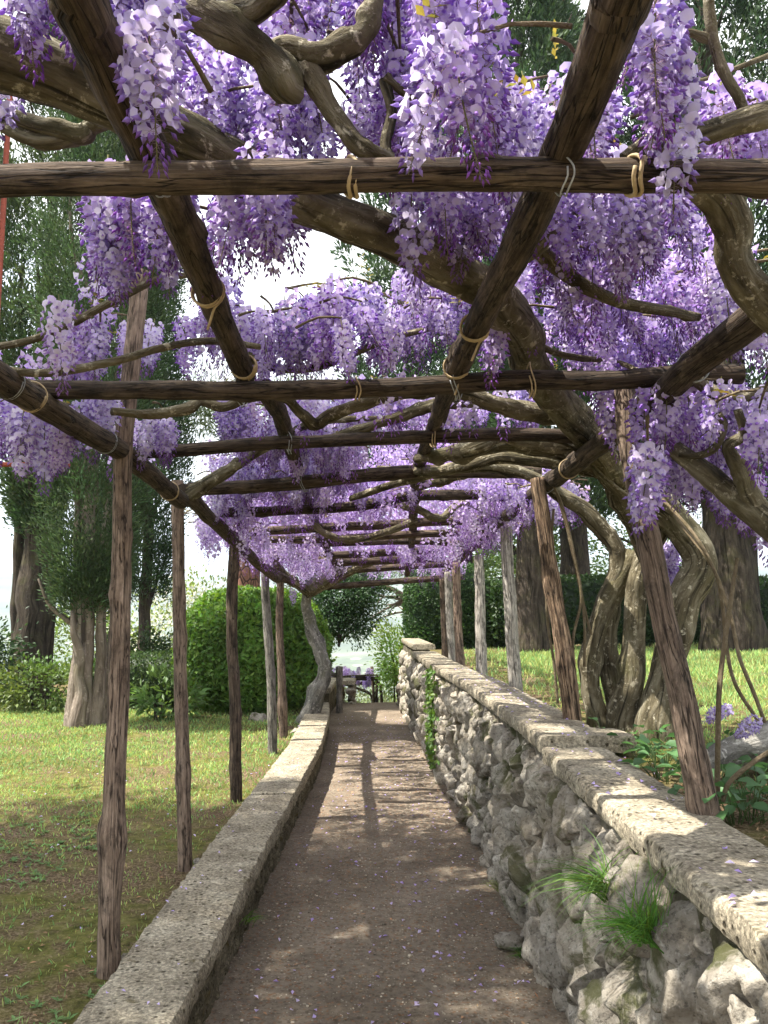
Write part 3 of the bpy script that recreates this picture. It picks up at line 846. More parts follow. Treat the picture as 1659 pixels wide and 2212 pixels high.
limb('branch', LY([(1250, 905, 3.7, .05), (1150, 895, 3.6, .042), (1070, 875, 3.5, .04), (1000, 850, 3.45, .032), (900, 850, 3.4, .03), (800, 868, 3.4, .026), (720, 890, 3.4, .025), (680, 914, 3.4, .028), (650, 890, 3.3, .022), (610, 858, 3.2, .02), (540, 860, 3.1, .02), (480, 882, 3.05, .017), (430, 868, 3.05, .018), (400, 882, 3.0, .024), (330, 893, 3.0, .018), (240, 888, 2.9, .014)]), vine, 108, lump=.16, knots=8)
limb('branch', LY([(1215, 895, 3.9, .036), (1120, 880, 3.85, .034), (1020, 872, 3.8, .03), (930, 880, 3.8, .028), (850, 905, 3.85, .026), (770, 930, 3.9, .026), (690, 960, 4.1, .022)]), vine, 109)
limb('branch', LY([(410, 1065, 4.8, .05), (450, 1040, 4.75, .042), (520, 1002, 4.6, .03), (600, 955, 4.3, .022), (690, 915, 4.0, .017), (830, 905, 4.0, .012)]), vine, 110)
limb('branch', LY([(900, 1050, 5.4, .035), (960, 1030, 5.3, .04), (1010, 1015, 5.1, .045), (1080, 1010, 5.0, .045), (1150, 1030, 4.95, .04)]), vine, 111, lump=.2)
limb('branch', LY([(850, 1085, 6.2, .03), (900, 1098, 6.0, .03), (950, 1120, 6.1, .028), (1000, 1085, 6.3, .03), (1080, 1118, 6.5, .03), (1120, 1100, 6.4, .03)]), vine, 112, lump=.2)
limb('branch', LY([(660, 1110, 6.8, .03), (700, 1150, 6.9, .03), (760, 1165, 7.0, .03), (830, 1150, 7.0, .03), (900, 1120, 6.9, .028)]), vine, 113, lump=.15)
# gnarled limbs overhead, top left
limb('branch', LY([(330, -60, 1.5, .04), (370, 10, 1.5, .045), (360, 70, 1.55, .034), (352, 130, 1.6, .022)], .8), vine, 120, lump=.22)
limb('branch', LY([(300, -40, 1.48, .036), (400, 15, 1.45, .042), (460, 45, 1.42, .05), (510, 75, 1.42, .042), (560, 120, 1.45, .04), (600, 168, 1.47, .05), (612, 188, 1.48, .04), (596, 150, 1.5, .042), (612, 128, 1.5, .042), (665, 132, 1.5, .034), (720, 118, 1.5, .028), (770, 92, 1.5, .027), (800, 60, 1.5, .024), (812, 15, 1.5, .02), (818, -40, 1.5, .018)], .78), vine, 121, lump=.2, knots=12, n=16)
limb('branch', LY([(475, 60, 1.43, .04), (520, 35, 1.42, .036), (565, 8, 1.4, .032), (620, -50, 1.36, .03)], .8), vine, 122, lump=.16)
limb('branch', LY([(655, 138, 1.5, .030), (690, 190, 1.5, .025), (730, 250, 1.5, .024), (785, 315, 1.5, .022), (850, 345, 1.52, .02)], .8), vine, 123, lump=.14)
limb('branch', LY([(745, 100, 1.5, .014), (752, 88, 1.5, .016), (755, 72, 1.5, .012)]), vine, 124, lump=.1)
limb('twig', LY([(830, 165, 1.7, .010), (850, 230, 1.7, .012), (838, 300, 1.7, .012), (842, 340, 1.7, .013)]), vine, 125)
limb('twig', LY([(830, 165, 1.7, .010), (870, 200, 1.72, .009), (925, 240, 1.75, .007)]), vine, 126)
limb('twig', LY([(-40, 225, 1.9, .016), (60, 262, 1.9, .018), (130, 275, 1.9, .022), (180, 288, 1.9, .024), (200, 268, 1.9, .02), (270, 250, 1.85, .02)]), vine, 127, lump=.2)
limb('twig', LY([(-20, 250, 1.9, .010), (70, 300, 1.92, .02), (150, 300, 1.92, .022), (190, 285, 1.9, .02)]), vine, 128, lump=.2)
limb('twig', LY([(-30, 752, 2.4, .011), (60, 735, 2.4, .011), (150, 700, 2.42, .012), (260, 640, 2.45, .012), (345, 600, 2.5, .011), (420, 590, 2.5, .008)]), vine, 129, lump=.06)
limb('twig', LY([(-60, 790, 2.45, .012), (20, 805, 2.45, .013), (120, 808, 2.47, .013), (250, 778, 2.5, .013), (350, 748, 2.55, .012), (450, 737, 2.6, .012), (560, 750, 2.7, .010)]), vine, 130, lump=.06)
limb('twig', LY([(500, 760, 3.1, .02), (600, 800, 3.2, .018), (700, 790, 3.2, .016), (840, 730, 3.1, .012), (930, 705, 3.0, .010)]), vine, 131)
limb('branch', LY([(1170, 540, 2.3, .024), (1210, 575, 2.32, .022), (1280, 620, 2.35, .020), (1370, 652, 2.4, .018), (1450, 668, 2.45, .016), (1515, 684, 2.5, .013)]), vine, 132, lump=.1)
limb('branch', LY([(1040, 620, 2.5, .02), (1090, 580, 2.4, .026), (1150, 535, 2.25, .028), (1190, 505, 2.2, .026), (1235, 490, 2.2, .024), (1300, 478, 2.2, .018)]), vine, 133, lump=.2)
limb('branch', LY([(1185, 508, 2.2, .022), (1230, 478, 2.2, .018), (1270, 440, 2.2, .014), (1275, 400, 2.2, .010)]), vine, 134, lump=.14)
limb('twig', LY([(1155, 740, 2.9, .014), (1230, 770, 2.95, .012), (1340, 785, 3.0, .010), (1420, 830, 2.8, .010), (1460, 862, 2.6, .009)]), vine, 135, lump=.05)
limb('twig', LY([(840, 935, 4.2, .008), (1000, 935, 4.2, .008), (1130, 945, 4.1, .009), (1230, 965, 3.9, .009), (1320, 1040, 4.2, .009), (1430, 1120, 4.4, .008)]), vine, 136, lump=.02)
# outer vine to the right
limb('trunk', LY([(1520, 395, 1.75, .042), (1560, 440, 1.78, .044), (1585, 500, 1.82, .044), (1590, 560, 1.85, .040), (1625, 625, 1.88, .042), (1700, 690, 1.9, .045), (1850, 800, 1.95, .05), (2100, 1100, 2.05, .06), (2250, 1500, 2.1, .07), (2330, 1900, 2.12, .075)]), vine_r, 140, lump=.15)
limb('trunk', LY([(1460, 965, 2.75, .028), (1520, 1010, 2.7, .034), (1580, 1062, 2.65, .036), (1660, 1125, 2.6, .042), (1800, 1260, 2.5, .05), (2000, 1500, 2.4, .06), (2150, 1850, 2.3, .07)]), vine_r, 141, lump=.14)
limb('branch', LY([(1640, 1108, 2.62, .036), (1615, 1060, 2.62, .034), (1605, 1020, 2.6, .032), (1585, 985, 2.58, .022), (1578, 960, 2.56, .018), (1612, 935, 2.54, .015), (1600, 880, 2.52, .012)]), vine_r, 142, lump=.2)
limb('twig', LY([(1470, 985, 2.7, .008), (1515, 985, 2.68, .012), (1550, 965, 2.66, .013), (1565, 920, 2.65, .013), (1550, 895, 2.64, .012)]), vine_r, 143, lump=.1)
limb('branch', LY([(1405, 340, 1.55, .022), (1440, 318, 1.55, .026), (1500, 300, 1.55, .024), (1570, 275, 1.55, .024), (1660, 245, 1.55, .026), (1800, 200, 1.6, .03), (2000, 300, 1.7, .04)]), vine_r, 144, lump=.1)
limb('twig', LY([(1525, -40, 1.5, .010), (1535, 60, 1.52, .011), (1560, 150, 1.54, .011), (1600, 220, 1.56, .011), (1618, 262, 1.57, .009)]), vine_r, 145, lump=.08)
limb('twig', LY([(1450, 75, 1.52, .007), (1490, 72, 1.52, .008), (1540, 85, 1.53, .010)]), vine_r, 146, lump=.1)
limb('twig', LY([(1340, 340, 1.6, .010), (1400, 300, 1.6, .012), (1470, 290, 1.6, .012)]), vine_r, 147, lump=.1)
limb('twig', LY([(1500, 180, 1.9, .006), (1580, 150, 1.9, .006), (1700, 100, 1.95, .007)]), vine_r, 148, lump=.05)
limb('twig', LY([(1360, 255, 1.7, .005), (1450, 215, 1.72, .006), (1560, 172, 1.75, .006)]), vine_r, 149, lump=.05)
limb('branch', LY([(1490, 815, 2.7, .02), (1540, 850, 2.7, .022), (1600, 860, 2.65, .02), (1680, 850, 2.6, .02), (1800, 950, 2.5, .03)]), vine_r, 150, lump=.14)
# long thin shoots hanging to the ground on the right
for k, L_ in enumerate([[(1652, 1560, 3.4), (1630, 1500, 3.4), (1598, 1420, 3.4), (1578, 1330, 3.45), (1545, 1240, 3.5), (1500, 1160, 3.6), (1430, 1080, 3.8)],
                        [(1640, 1560, 3.45), (1590, 1480, 3.45), (1570, 1400, 3.5), (1560, 1300, 3.5), (1540, 1225, 3.52), (1480, 1140, 3.7), (1420, 1060, 3.9)],
                        [(1242, 1470, 4.6), (1238, 1380, 4.6), (1256, 1290, 4.6), (1240, 1200, 4.6), (1215, 1100, 4.6), (1190, 1040, 4.6)],
                        [(1262, 1440, 4.65), (1262, 1360, 4.65), (1254, 1280, 4.65), (1235, 1180, 4.62), (1205, 1070, 4.6)],
                        [(1278, 1372, 4.7), (1262, 1310, 4.7), (1250, 1260, 4.65), (1228, 1160, 4.62)],
                        [(1206, 1520, 4.7), (1196, 1430, 4.7), (1182, 1340, 4.7), (1182, 1230, 4.7), (1195, 1100, 4.7)],
                        [(1455, 1310, 4.2), (1440, 1240, 4.2), (1420, 1180, 4.2), (1400, 1110, 4.2)]]):
    limb('shoot', [(aty(a_, b_, c_), .008) for a_, b_, c_ in L_], vine, 160 + k, 'twig_bark', 7, .03, .006)
# gnarled trunk on the left, far along the path
limb('trunk', LY([(655, 1575, 11.0, .13), (664, 1545, 11.0, .11), (684, 1500, 11.0, .105), (700, 1450, 11.0, .10), (690, 1405, 11.0, .10), (676, 1375, 11.0, .09), (666, 1330, 11.0, .07), (662, 1290, 10.9, .07), (670, 1268, 10.8, .085), (690, 1250, 10.6, .07), (740, 1225, 10.2, .05)]), vine_l, 180, 'log_bark', lump=.25, knots=9, n=16)
limb('branch', LY([(668, 1278, 10.85, .08), (640, 1262, 10.5, .06), (600, 1225, 9.8, .045), (590, 1190, 9.0, .04)]), vine_l, 181, lump=.2)
limb('branch', LY([(675, 1275, 10.8, .07), (720, 1255, 10.6, .05), (800, 1215, 10.2, .045), (900, 1195, 9.8, .04), (960, 1180, 9.6, .035)]), vine_l, 182, lump=.15)

# --- racemes
def floret_hi():
    a = np.arange(8) / 8 * 2 * math.pi + math.pi / 8
    y = 0.90 * np.cos(a) * (1 + .12 * np.sin(a)); z = 0.40 + 0.80 * np.sin(a)
    z = np.where((np.abs(np.cos(a)) < .5) & (np.sin(a) < 0), z + .18, z)
    x = 0.60 - 0.62 * np.abs(y) ** 1.3 - 0.30 * np.clip(z - .42, 0, 2) ** 2
    ring = np.c_[x, y, z]
    ctr = np.array([[0.42, 0, 0.22]])
    V = np.vstack([ctr, ring]); T = [[0, 1 + k, 1 + (k + 1) % 8] for k in range(8)]
    K = np.array([[0.25, 0, .05], [0.85, .36, -.10], [1.55, 0, -.48], [0.85, -.36, -.10], [0.95, 0, .20], [0.85, 0, -.42]])
    KT = np.array([[0, 1, 4], [1, 2, 4], [2, 3, 4], [3, 0, 4], [1, 0, 5], [2, 1, 5], [3, 2, 5], [0, 3, 5]]) + 9
    V = np.vstack([V, K]); T = np.vstack([T, KT])
    part = np.array([0] + [1] * 8 + [2] * 6)
    return V, T, part
def floret_lo():
    V = np.array([[.45, 0, .2], [.3, .85, .3], [.4, 0, 1.2], [.3, -.85, .3], [.6, 0, -.35], [.3, .25, .05], [.3, -.25, .05], [1.3, 0, -.35], [.8, 0, .2]])
    T = np.array([[0, 1, 2], [0, 2, 3], [0, 4, 1], [0, 3, 4], [5, 7, 8], [6, 8, 7], [5, 6, 7]])
    part = np.array([0, 1, 1, 1, 1, 2, 2, 2, 2])
    return V, T, part
BUD_V = np.array([[0, 0, 0], [.6, .22, -.05], [.6, -.22, -.05], [.6, 0, .2], [.6, 0, -.28], [1.35, 0, -.25]])
BUD_T = np.array([[0, 1, 3], [0, 3, 2], [0, 2, 4], [0, 4, 1], [5, 3, 1], [5, 2, 3], [5, 4, 2], [5, 1, 4]])
PALE = np.array([0.73, 0.64, 0.85]); LILAC = np.array([0.53, 0.40, 0.79]); DEEP = np.array([0.29, 0.14, 0.52]); BUDC = np.array([0.23, 0.095, 0.36])
def raceme(seed, L=0.24, rad=0.044, nf=86, openf=0.75, hi=True, pale=0.5, sparse=1.0):
    r = np.random.default_rng(seed)
    g = G()
    t = (np.arange(nf) + r.uniform(0, 1, nf)) / nf
    t = t ** 0.92
    bend = r.normal(0, .018, 2)
    az = np.arange(nf) * 2.39996 + r.normal(0, .35, nf)
    prof = np.interp(t, [0, .08, .3, .6, .8, 1], [.65, .95, 1.0, .82, .52, .16]) * rad * r.uniform(.75, 1.15, nf)
    out = np.c_[np.cos(az), np.sin(az), np.zeros(nf)]
    C = np.c_[bend[0] * t ** 2, bend[1] * t ** 2, -L * t] + out * prof[:, None]
    C[:, 2] += prof * 0.15
    isopen = t < openf + r.normal(0, .07, nf)
    xa = unit(out + np.c_[r.normal(0, .35, (nf, 2)), r.normal(-.18, .25, nf)])
    up = np.tile([0, 0, 1.0], (nf, 1)) + r.normal(0, .28, (nf, 3))
    ya = unit(np.cross(up, xa)); za = np.cross(xa, ya)
    M = np.stack([xa, ya, za], -1)               # columns
    sz = 0.0146 * r.uniform(.85, 1.15, nf) * np.interp(t, [0, .7, 1], [1.06, .95, .7])
    V0, T0, part = floret_hi() if hi else floret_lo()
    if not hi: sz = sz * 1.2
    io = np.where(isopen)[0]
    V = C[io, None] - xa[io, None] * sz[io, None, None] * .4 + np.einsum('nij,kj->nki', M[io], V0) * sz[io, None, None]
    pl = np.clip(pale + r.normal(0, .25, len(io)) - .45 * t[io], 0, 1)[:, None]
    ban = PALE * pl + LILAC * (1 - pl); ban = ban * r.uniform(.88, 1.1, (len(io), 1))
    ctr = ban * .55 + np.array([.72, .68, .55]) * .45
    kee = DEEP * r.uniform(.6, 1.05, (len(io), 1)) + .27 * ban
    ccol = np.where((part == 0)[None, :, None], ctr[:, None], np.where((part == 1)[None, :, None], ban[:, None], kee[:, None]))
    k = np.arange(len(io))[:, None, None] * len(V0)
    g.add(V.reshape(-1, 3), (k + T0[None]).reshape(-1, 3), None, np.clip(ccol, 0, .9).reshape(-1, 3))
    ib = np.where(~isopen)[0]
    if len(ib):
        Mb = M[ib]
        down = unit(xa[ib] * .8 + np.array([0, 0, -.75]))
        yb = unit(np.cross([0.01, 0, 1.0], down)); zb = np.cross(down, yb); Mb = np.stack([down, yb, zb], -1)
        V = C[ib, None] + np.einsum('nij,kj->nki', Mb, BUD_V) * (sz[ib] * (1.05 if hi else .95))[:, None, None]
        k = np.arange(len(ib))[:, None, None] * len(BUD_V)
        cb = (BUDC * r.uniform(.7, 1.5, (len(ib), 1)))
        g.add(V.reshape(-1, 3), (k + BUD_T[None]).reshape(-1, 3), None, np.repeat(cb, len(BUD_V), 0))
    # stalk and flower stalks
    if hi:
        tt = np.linspace(0, 1, 7)
        tube(g, np.c_[bend[0] * tt ** 2, bend[1] * tt ** 2, .03 - (L + .03) * tt], np.linspace(.0022, .0010, 7), 4, 1, 0, seed, col=np.array([.22, .22, .08]))
        ax0 = np.c_[bend[0] * t ** 2, bend[1] * t ** 2, -L * t + .008]
        w = np.cross(out, [0, 0, 1]) * .0009
        V = np.stack([ax0 + w, ax0 - w, C], 1).reshape(-1, 3)
        g.add(V, np.arange(len(V)).reshape(-1, 3), None, np.array([.26, .17, .22]))
    return g
RM = []
for k in range(16):
    L_ = [.21, .24, .27, .19, .23, .26, .22, .25][k % 8]
    RM.append((raceme(300 + k, L_, [.046, .043, .047, .041][k % 4], int(L_ * 430), [.78, .66, .85, .55, .92][k % 5], True, [.75, .4, .6, .95, .25][(k * 2) % 5]).mesh('flower_cluster', MAT['petal'], True), L_))
LO = []
for k in range(8):
    g_ = raceme(400 + k, [.22, .25, .20, .24][k % 4], .046, 46, [.8, .65, .9, .6][k % 4], False, [.7, .4, .9, .3][(k + 1) % 4])
    LO.append((np.concatenate(g_.V), np.concatenate(g_.T), np.concatenate(g_.C)))

# where the clusters hang: px, py, spread x, spread y, near, far, number
BL = [
 (100, -5, 80, 40, 1.30, 1.5, 5), (235, 20, 60, 70, 1.18, 1.35, 4), (310, 150, 30, 70, 1.12, 1.2, 2), (420, 190, 70, 80, 1.8, 2.1, 10), (620, 70, 120, 90, 1.75, 2.15, 14), (840, 80, 100, 90, 1.62, 1.95, 14),
 (985, 70, 80, 60, 1.32, 1.65, 10), (620, 250, 110, 80, 1.75, 2.2, 14), (820, 260, 90, 80, 1.7, 2.1, 10), (985, 260, 35, 60, 1.30, 1.36, 2), (1080, 280, 120, 50, 1.65, 2.1, 12), (1180, 100, 22, 40, 1.25, 1.32, 1),
 (1415, 60, 25, 60, 1.22, 1.4, 3), (1425, 200, 25, 70, 1.27, 1.42, 3), (1290, 260, 50, 80, 1.55, 1.85, 4), (1520, 240, 35, 45, 1.6, 1.9, 4), (1610, 30, 60, 50, 1.15, 1.35, 3), (1600, 310, 80, 35, 1.6, 1.9, 5),
 (1455, 310, 40, 50, 1.32, 1.42, 2), (1330, 40, 60, 50, 1.3, 1.5, 2), (130, 325, 40, 25, 1.85, 2.0, 2), (5, 270, 15, 40, 1.7, 1.8, 1), (500, 280, 60, 60, 1.9, 2.2, 5),
 (270, 490, 85, 70, 1.95, 2.4, 11), (395, 510, 70, 90, 1.85, 2.15, 7), (525, 540, 75, 80, 1.8, 2.1, 8), (650, 500, 100, 55, 1.95, 2.4, 9), (600, 440, 55, 30, 1.62, 1.7, 2), (757, 455, 20, 35, 1.5, 1.55, 1),
 (960, 490, 80, 70, 2.05, 2.5, 10), (1000, 440, 120, 45, 1.85, 2.2, 7), (1150, 470, 120, 70, 2.05, 2.6, 12), (1260, 550, 90, 90, 2.25, 2.8, 13), (1440, 490, 110, 80, 2.05, 2.5, 15), (1330, 470, 80, 60, 1.95, 2.3, 8),
 (1550, 640, 85, 60, 2.4, 2.9, 10), (1400, 660, 120, 50, 2.7, 3.3, 15), (1250, 720, 120, 50, 2.9, 3.5, 15), (1400, 760, 130, 35, 3.1, 3.7, 12), (1610, 700, 50, 60, 2.2, 2.5, 5), (1130, 640, 60, 60, 2.6, 3.0, 6),
 (900, 600, 25, 30, 2.6, 2.8, 2), (440, 720, 85, 50, 3.0, 3.5, 10), (650, 720, 85, 60, 2.9, 3.3, 14), (760, 710, 85, 70, 2.8, 3.3, 14), (870, 700, 70, 65, 3.0, 3.5, 11), (960, 690, 55, 50, 2.8, 3.1, 6), (560, 770, 80, 30, 3.0, 3.4, 6),
 (1075, 750, 25, 40, 2.62, 2.7, 2), (132, 750, 15, 30, 2.2, 2.25, 1), (195, 770, 45, 25, 3.05, 3.3, 5), (290, 765, 45, 30, 3.75, 4.0, 5), (740, 780, 15, 15, 2.6, 2.68, 1),
 (35, 950, 45, 45, 2.85, 3.2, 7), (110, 960, 50, 40, 3.0, 3.3, 7), (195, 935, 40, 35, 3.3, 3.5, 5), (360, 965, 40, 15, 3.45, 3.7, 4),
 (1450, 930, 55, 70, 2.6, 3.0, 8), (1540, 910, 75, 60, 2.65, 3.15, 10), (1620, 930, 55, 60, 2.35, 2.75, 6), (1500, 1030, 70, 50, 2.85, 3.3, 9), (1405, 1050, 8, 30, 2.45, 2.5, 2), (1600, 1070, 50, 35, 3.0, 3.3, 5), (1560, 990, 80, 60, 3.0, 3.4, 8),
 (1318, 885, 22, 45, 2.95, 3.05, 2), (1448, 1230, 12, 25, 4.7, 4.9, 3), (1650, 1170, 15, 15, 2.6, 2.7, 1),
 (490, 920, 55, 25, 4.1, 4.7, 9), (640, 930, 70, 35, 4.1, 5.1, 11), (700, 985, 80, 35, 4.6, 5.6, 12), (800, 900, 90, 22, 4.1, 5.1, 10), (950, 895, 80, 22, 5.3, 6.0, 8), (1080, 885, 100, 20, 5.5, 6.2, 9), (1165, 868, 65, 30, 5.5, 6.2, 8), (570, 965, 60, 25, 4.4, 5.2, 7),
 (560, 1030, 100, 25, 5.2, 6.6, 16), (700, 1035, 90, 22, 5.4, 6.6, 12), (460, 1150, 25, 30, 6.1, 6.9, 7), (520, 1120, 55, 25, 5.7, 7.1, 12), (620, 1090, 80, 30, 6.1, 7.6, 16), (760, 1090, 80, 25, 6.2, 8.0, 14), (850, 1045, 60, 22, 5.7, 7.1, 8),
 (1000, 1090, 70, 30, 6.1, 7.6, 13), (1090, 1075, 55, 30, 5.1, 6.5, 9), (1045, 1155, 50, 20, 7.1, 8.1, 13), (1100, 1120, 25, 25, 6.4, 7.0, 5), (640, 1195, 60, 30, 8.1, 10, 17), (560, 1215, 25, 30, 8.1, 9.1, 8), (715, 1230, 30, 14, 9.6, 11, 6),
 (800, 1180, 60, 15, 8.6, 10, 11), (880, 1185, 70, 15, 8.6, 10, 12), (970, 1190, 50, 18, 8.6, 10, 12), (985, 1222, 18, 10, 10, 11, 4), (690, 1150, 60, 16, 7.2, 9, 11), (1220, 1090, 45, 22, 5.6, 6.5, 9), (630, 1292, 6, 6, 10.9, 11, 1), (1180, 1060, 30, 15, 5.4, 6, 4),
 (620, 1180, 70, 35, 7.0, 8.5, 13), (540, 1160, 50, 40, 6.2, 7.5, 10), (450, 1150, 25, 40, 6, 6.6, 5), (1040, 1120, 50, 40, 6.3, 7.3, 10), (980, 1170, 50, 35, 7.3, 8.5, 10), (900, 1200, 60, 20, 8.3, 9.5, 8), (670, 1225, 50, 30, 8.5, 10, 9),
 (760, 1120, 70, 25, 6.5, 7.6, 7), (700, 1060, 90, 30, 5.2, 6, 7), (850, 1080, 60, 25, 5.6, 6.6, 6), (560, 1060, 80, 30, 5.2, 6.2, 8), (480, 1080, 40, 30, 5.4, 6.0, 4), (1160, 1090, 30, 30, 5.0, 5.6, 3),
]
rg = np.random.default_rng(77)
spots = []
for (cx, cy, sx, sy, y0, y1, cnt) in BL:
    for k in range(cnt if y0 < 3.9 else int(cnt * 2.2)):
        a_ = rg.uniform(0, 6.283); q = math.sqrt(rg.uniform(0, 1))
        Y = rg.uniform(y0, y1)
        sc = rg.uniform(.82, 1.15)
        p = aty(cx + sx * q * math.cos(a_), cy + sy * q * math.sin(a_), Y)
        spots.append((p, sc))
# open places in the roof where sky and trees show between the boughs
CLEAR = [(545, 575, 690, 645), (330, 620, 400, 700), (715, 545, 850, 610), (0, 400, 165, 680), (1075, 40, 1125, 190), (1225, 60, 1290, 170), (1490, 70, 1659, 190), (60, 220, 170, 300), (0, 1060, 400, 1500), (400, 865, 470, 960), (1150, 1180, 1400, 1400)]
def proj(p):
    d = np.array(p) - [0, 0, EYE]
    f = d[1] * _c + d[2] * _s; up = -d[1] * _s + d[2] * _c
    return 829.5 + d[0] / f * FPX, 1106 - up / f * FPX
def open_place(p):
    px, py = proj(p); hx, hy = .03 * FPX / max(p[1], .3), .085 * FPX / max(p[1], .3)
    return any(px + hx > c[0] and px - hx < c[2] and py + hy > c[1] and py - hy < c[3] for c in CLEAR)
spots = [s for s in spots if not open_place(s[0])]
near = [s for s in spots if s[0][1] < 3.0 and s[0][0] < 1.02]
outer = [s for s in spots if s[0][1] < 4.0 and s[0][0] >= 1.02]
far = [s for s in spots if s not in near and s not in outer] if False else [s for s in spots if not ((s[0][1] < 3.0 and s[0][0] < 1.02) or (s[0][1] < 4.0 and s[0][0] >= 1.02))]
def place(lst, parent):
    lst = sorted(lst, key=lambda s: s[0][1])
    for k, (p, sc) in enumerate(lst[:300]):
        me, L_ = RM[int(rg.integers(len(RM)))]
        o = bpy.data.objects.new('flower_cluster', me)
        COL.objects.link(o); o.parent = parent
        o.location = (p[0], p[1], p[2] + L_ * sc * .5)
        o.rotation_euler = (rg.normal(0, .10), rg.normal(0, .10), rg.uniform(0, 6.28))
        o.scale = (sc, sc, sc)
    return lst[300:]
rest = place(near, vine) + place(outer, vine_r)
rest += place([s for s in far if s[0][1] > 2.9], vine_l)
# the rest of the roof: flower clusters nobody could count
fill = []
HOLES = [(300, 700, 45, 140), (600, 625, 110, 60), (370, 690, 60, 60), (600, 600, 60, 30), (760, 600, 60, 60), (830, 590, 70, 50), (350, 860, 260, 110), (100, 500, 130, 120), (80, 260, 110, 100), (1150, 130, 60, 110), (1560, 120, 110, 130), (300, 650, 90, 60),
         (1180, 1200, 250, 90), (620, 830, 700, 45), (60, 620, 140, 140), (380, 1080, 80, 90), (760, 870, 500, 25), (1250, 1000, 260, 60), (800, 1330, 900, 70)]
def proj(p):
    d = np.array(p) - [0, 0, EYE]
    f = d[1] * _c + d[2] * _s; up = -d[1] * _s + d[2] * _c
    return 829.5 + d[0] / f * FPX, 1106 - up / f * FPX
tries = 0
while len(fill) < 900 and tries < 12000:
    tries += 1
    Y = rg.uniform(2.4, 12.3); X = rg.uniform(-1.75, 1.45)
    z = zroof(Y) + rg.uniform(.05, .5)
    px, py = proj((X, Y, z - .1))
    if .3 < X < 1.5 and 3.8 < Y < 5.4: continue
    if any(((px - h[0]) / h[2]) ** 2 + ((py - h[1]) / h[3]) ** 2 < 1 for h in HOLES): continue
    if open_place((X, Y, z)): continue
    fill.append((np.array([X, Y, z]), rg.uniform(.85, 1.2)))
over = [(np.array([rg.uniform(-1.9, 1.7), rg.uniform(-1.6, 1.25), 2.72 + rg.uniform(0, .4)]), rg.uniform(.95, 1.25)) for _ in range(270)]  # out-of-view clusters above and behind the camera, added to shade the path
def mass(lst, name, parent):
    g = G()
    for (p, sc) in lst:
        V, T, C = LO[int(rg.integers(len(LO)))]
        a_ = rg.uniform(0, 6.28); c_, s_ = math.cos(a_), math.sin(a_)
        M = np.array([[c_, -s_, 0], [s_, c_, 0], [0, 0, 1]])
        g.add((V * sc) @ M.T + p + [0, 0, .11], T, None, np.clip(C * rg.uniform(.88, 1.1) * np.array([1, rg.uniform(.9, 1.05), 1]), 0, .9))
    return g.obj(name, MAT['petal'], parent, smooth=False, kind='stuff')
mass(rest + [f for f in fill if f[0][1] < 6] + over, 'flower_mass', vine)
mass([f for f in fill if f[0][1] >= 6], 'flower_mass', vine_l)
# fine twigs carrying the clusters
g = G()
for k, (p, sc) in enumerate(spots):
    if k % 2: continue
    d = unit(np.r_[rg.normal(0, 1, 2), .05]) * rg.uniform(.1, .26)
    q = p + [0, 0, .13]
    tube(g, [q, q + d * .5 + [0, 0, .02], q + d], [.003, .0045, .006], 4, 2, .05, k)
g.obj('twigs', MAT['twig_bark'], vine, kind='stuff')
# young bronze-green leaves
g = G(); C, D, Nn, Ls, cc = [], [], [], [], []
for k in range(150):
    p, sc = spots[int(rg.integers(len(spots)))]
    q = p + np.array([rg.normal(0, .08), rg.normal(0, .08), rg.uniform(.1, .22)])
    st = unit(np.r_[rg.normal(0, 1, 2), .4])
    for i_ in range(5):
        for sd in (-1, 1):
            side = unit(np.cross(st, [0, 0, 1])) * sd
            C.append(q + st * .02 * i_); D.append(side + st * .7 + [0, 0, rg.normal(-.2, .2)]); Nn.append([rg.normal(0, .4), rg.normal(0, .4), 1]); Ls.append(rg.uniform(.02, .04))
            cc.append(np.array([.16, .17, .045]) * rg.uniform(.7, 1.4) + [rg.uniform(0, .06), 0, 0])
leafset(g, np.array(C), np.array(D), np.array(Nn), np.array(Ls), np.array(Ls) * .42, np.array(cc))
g.obj('young_leaves', MAT['leaf'], vine, smooth=False, kind='stuff')

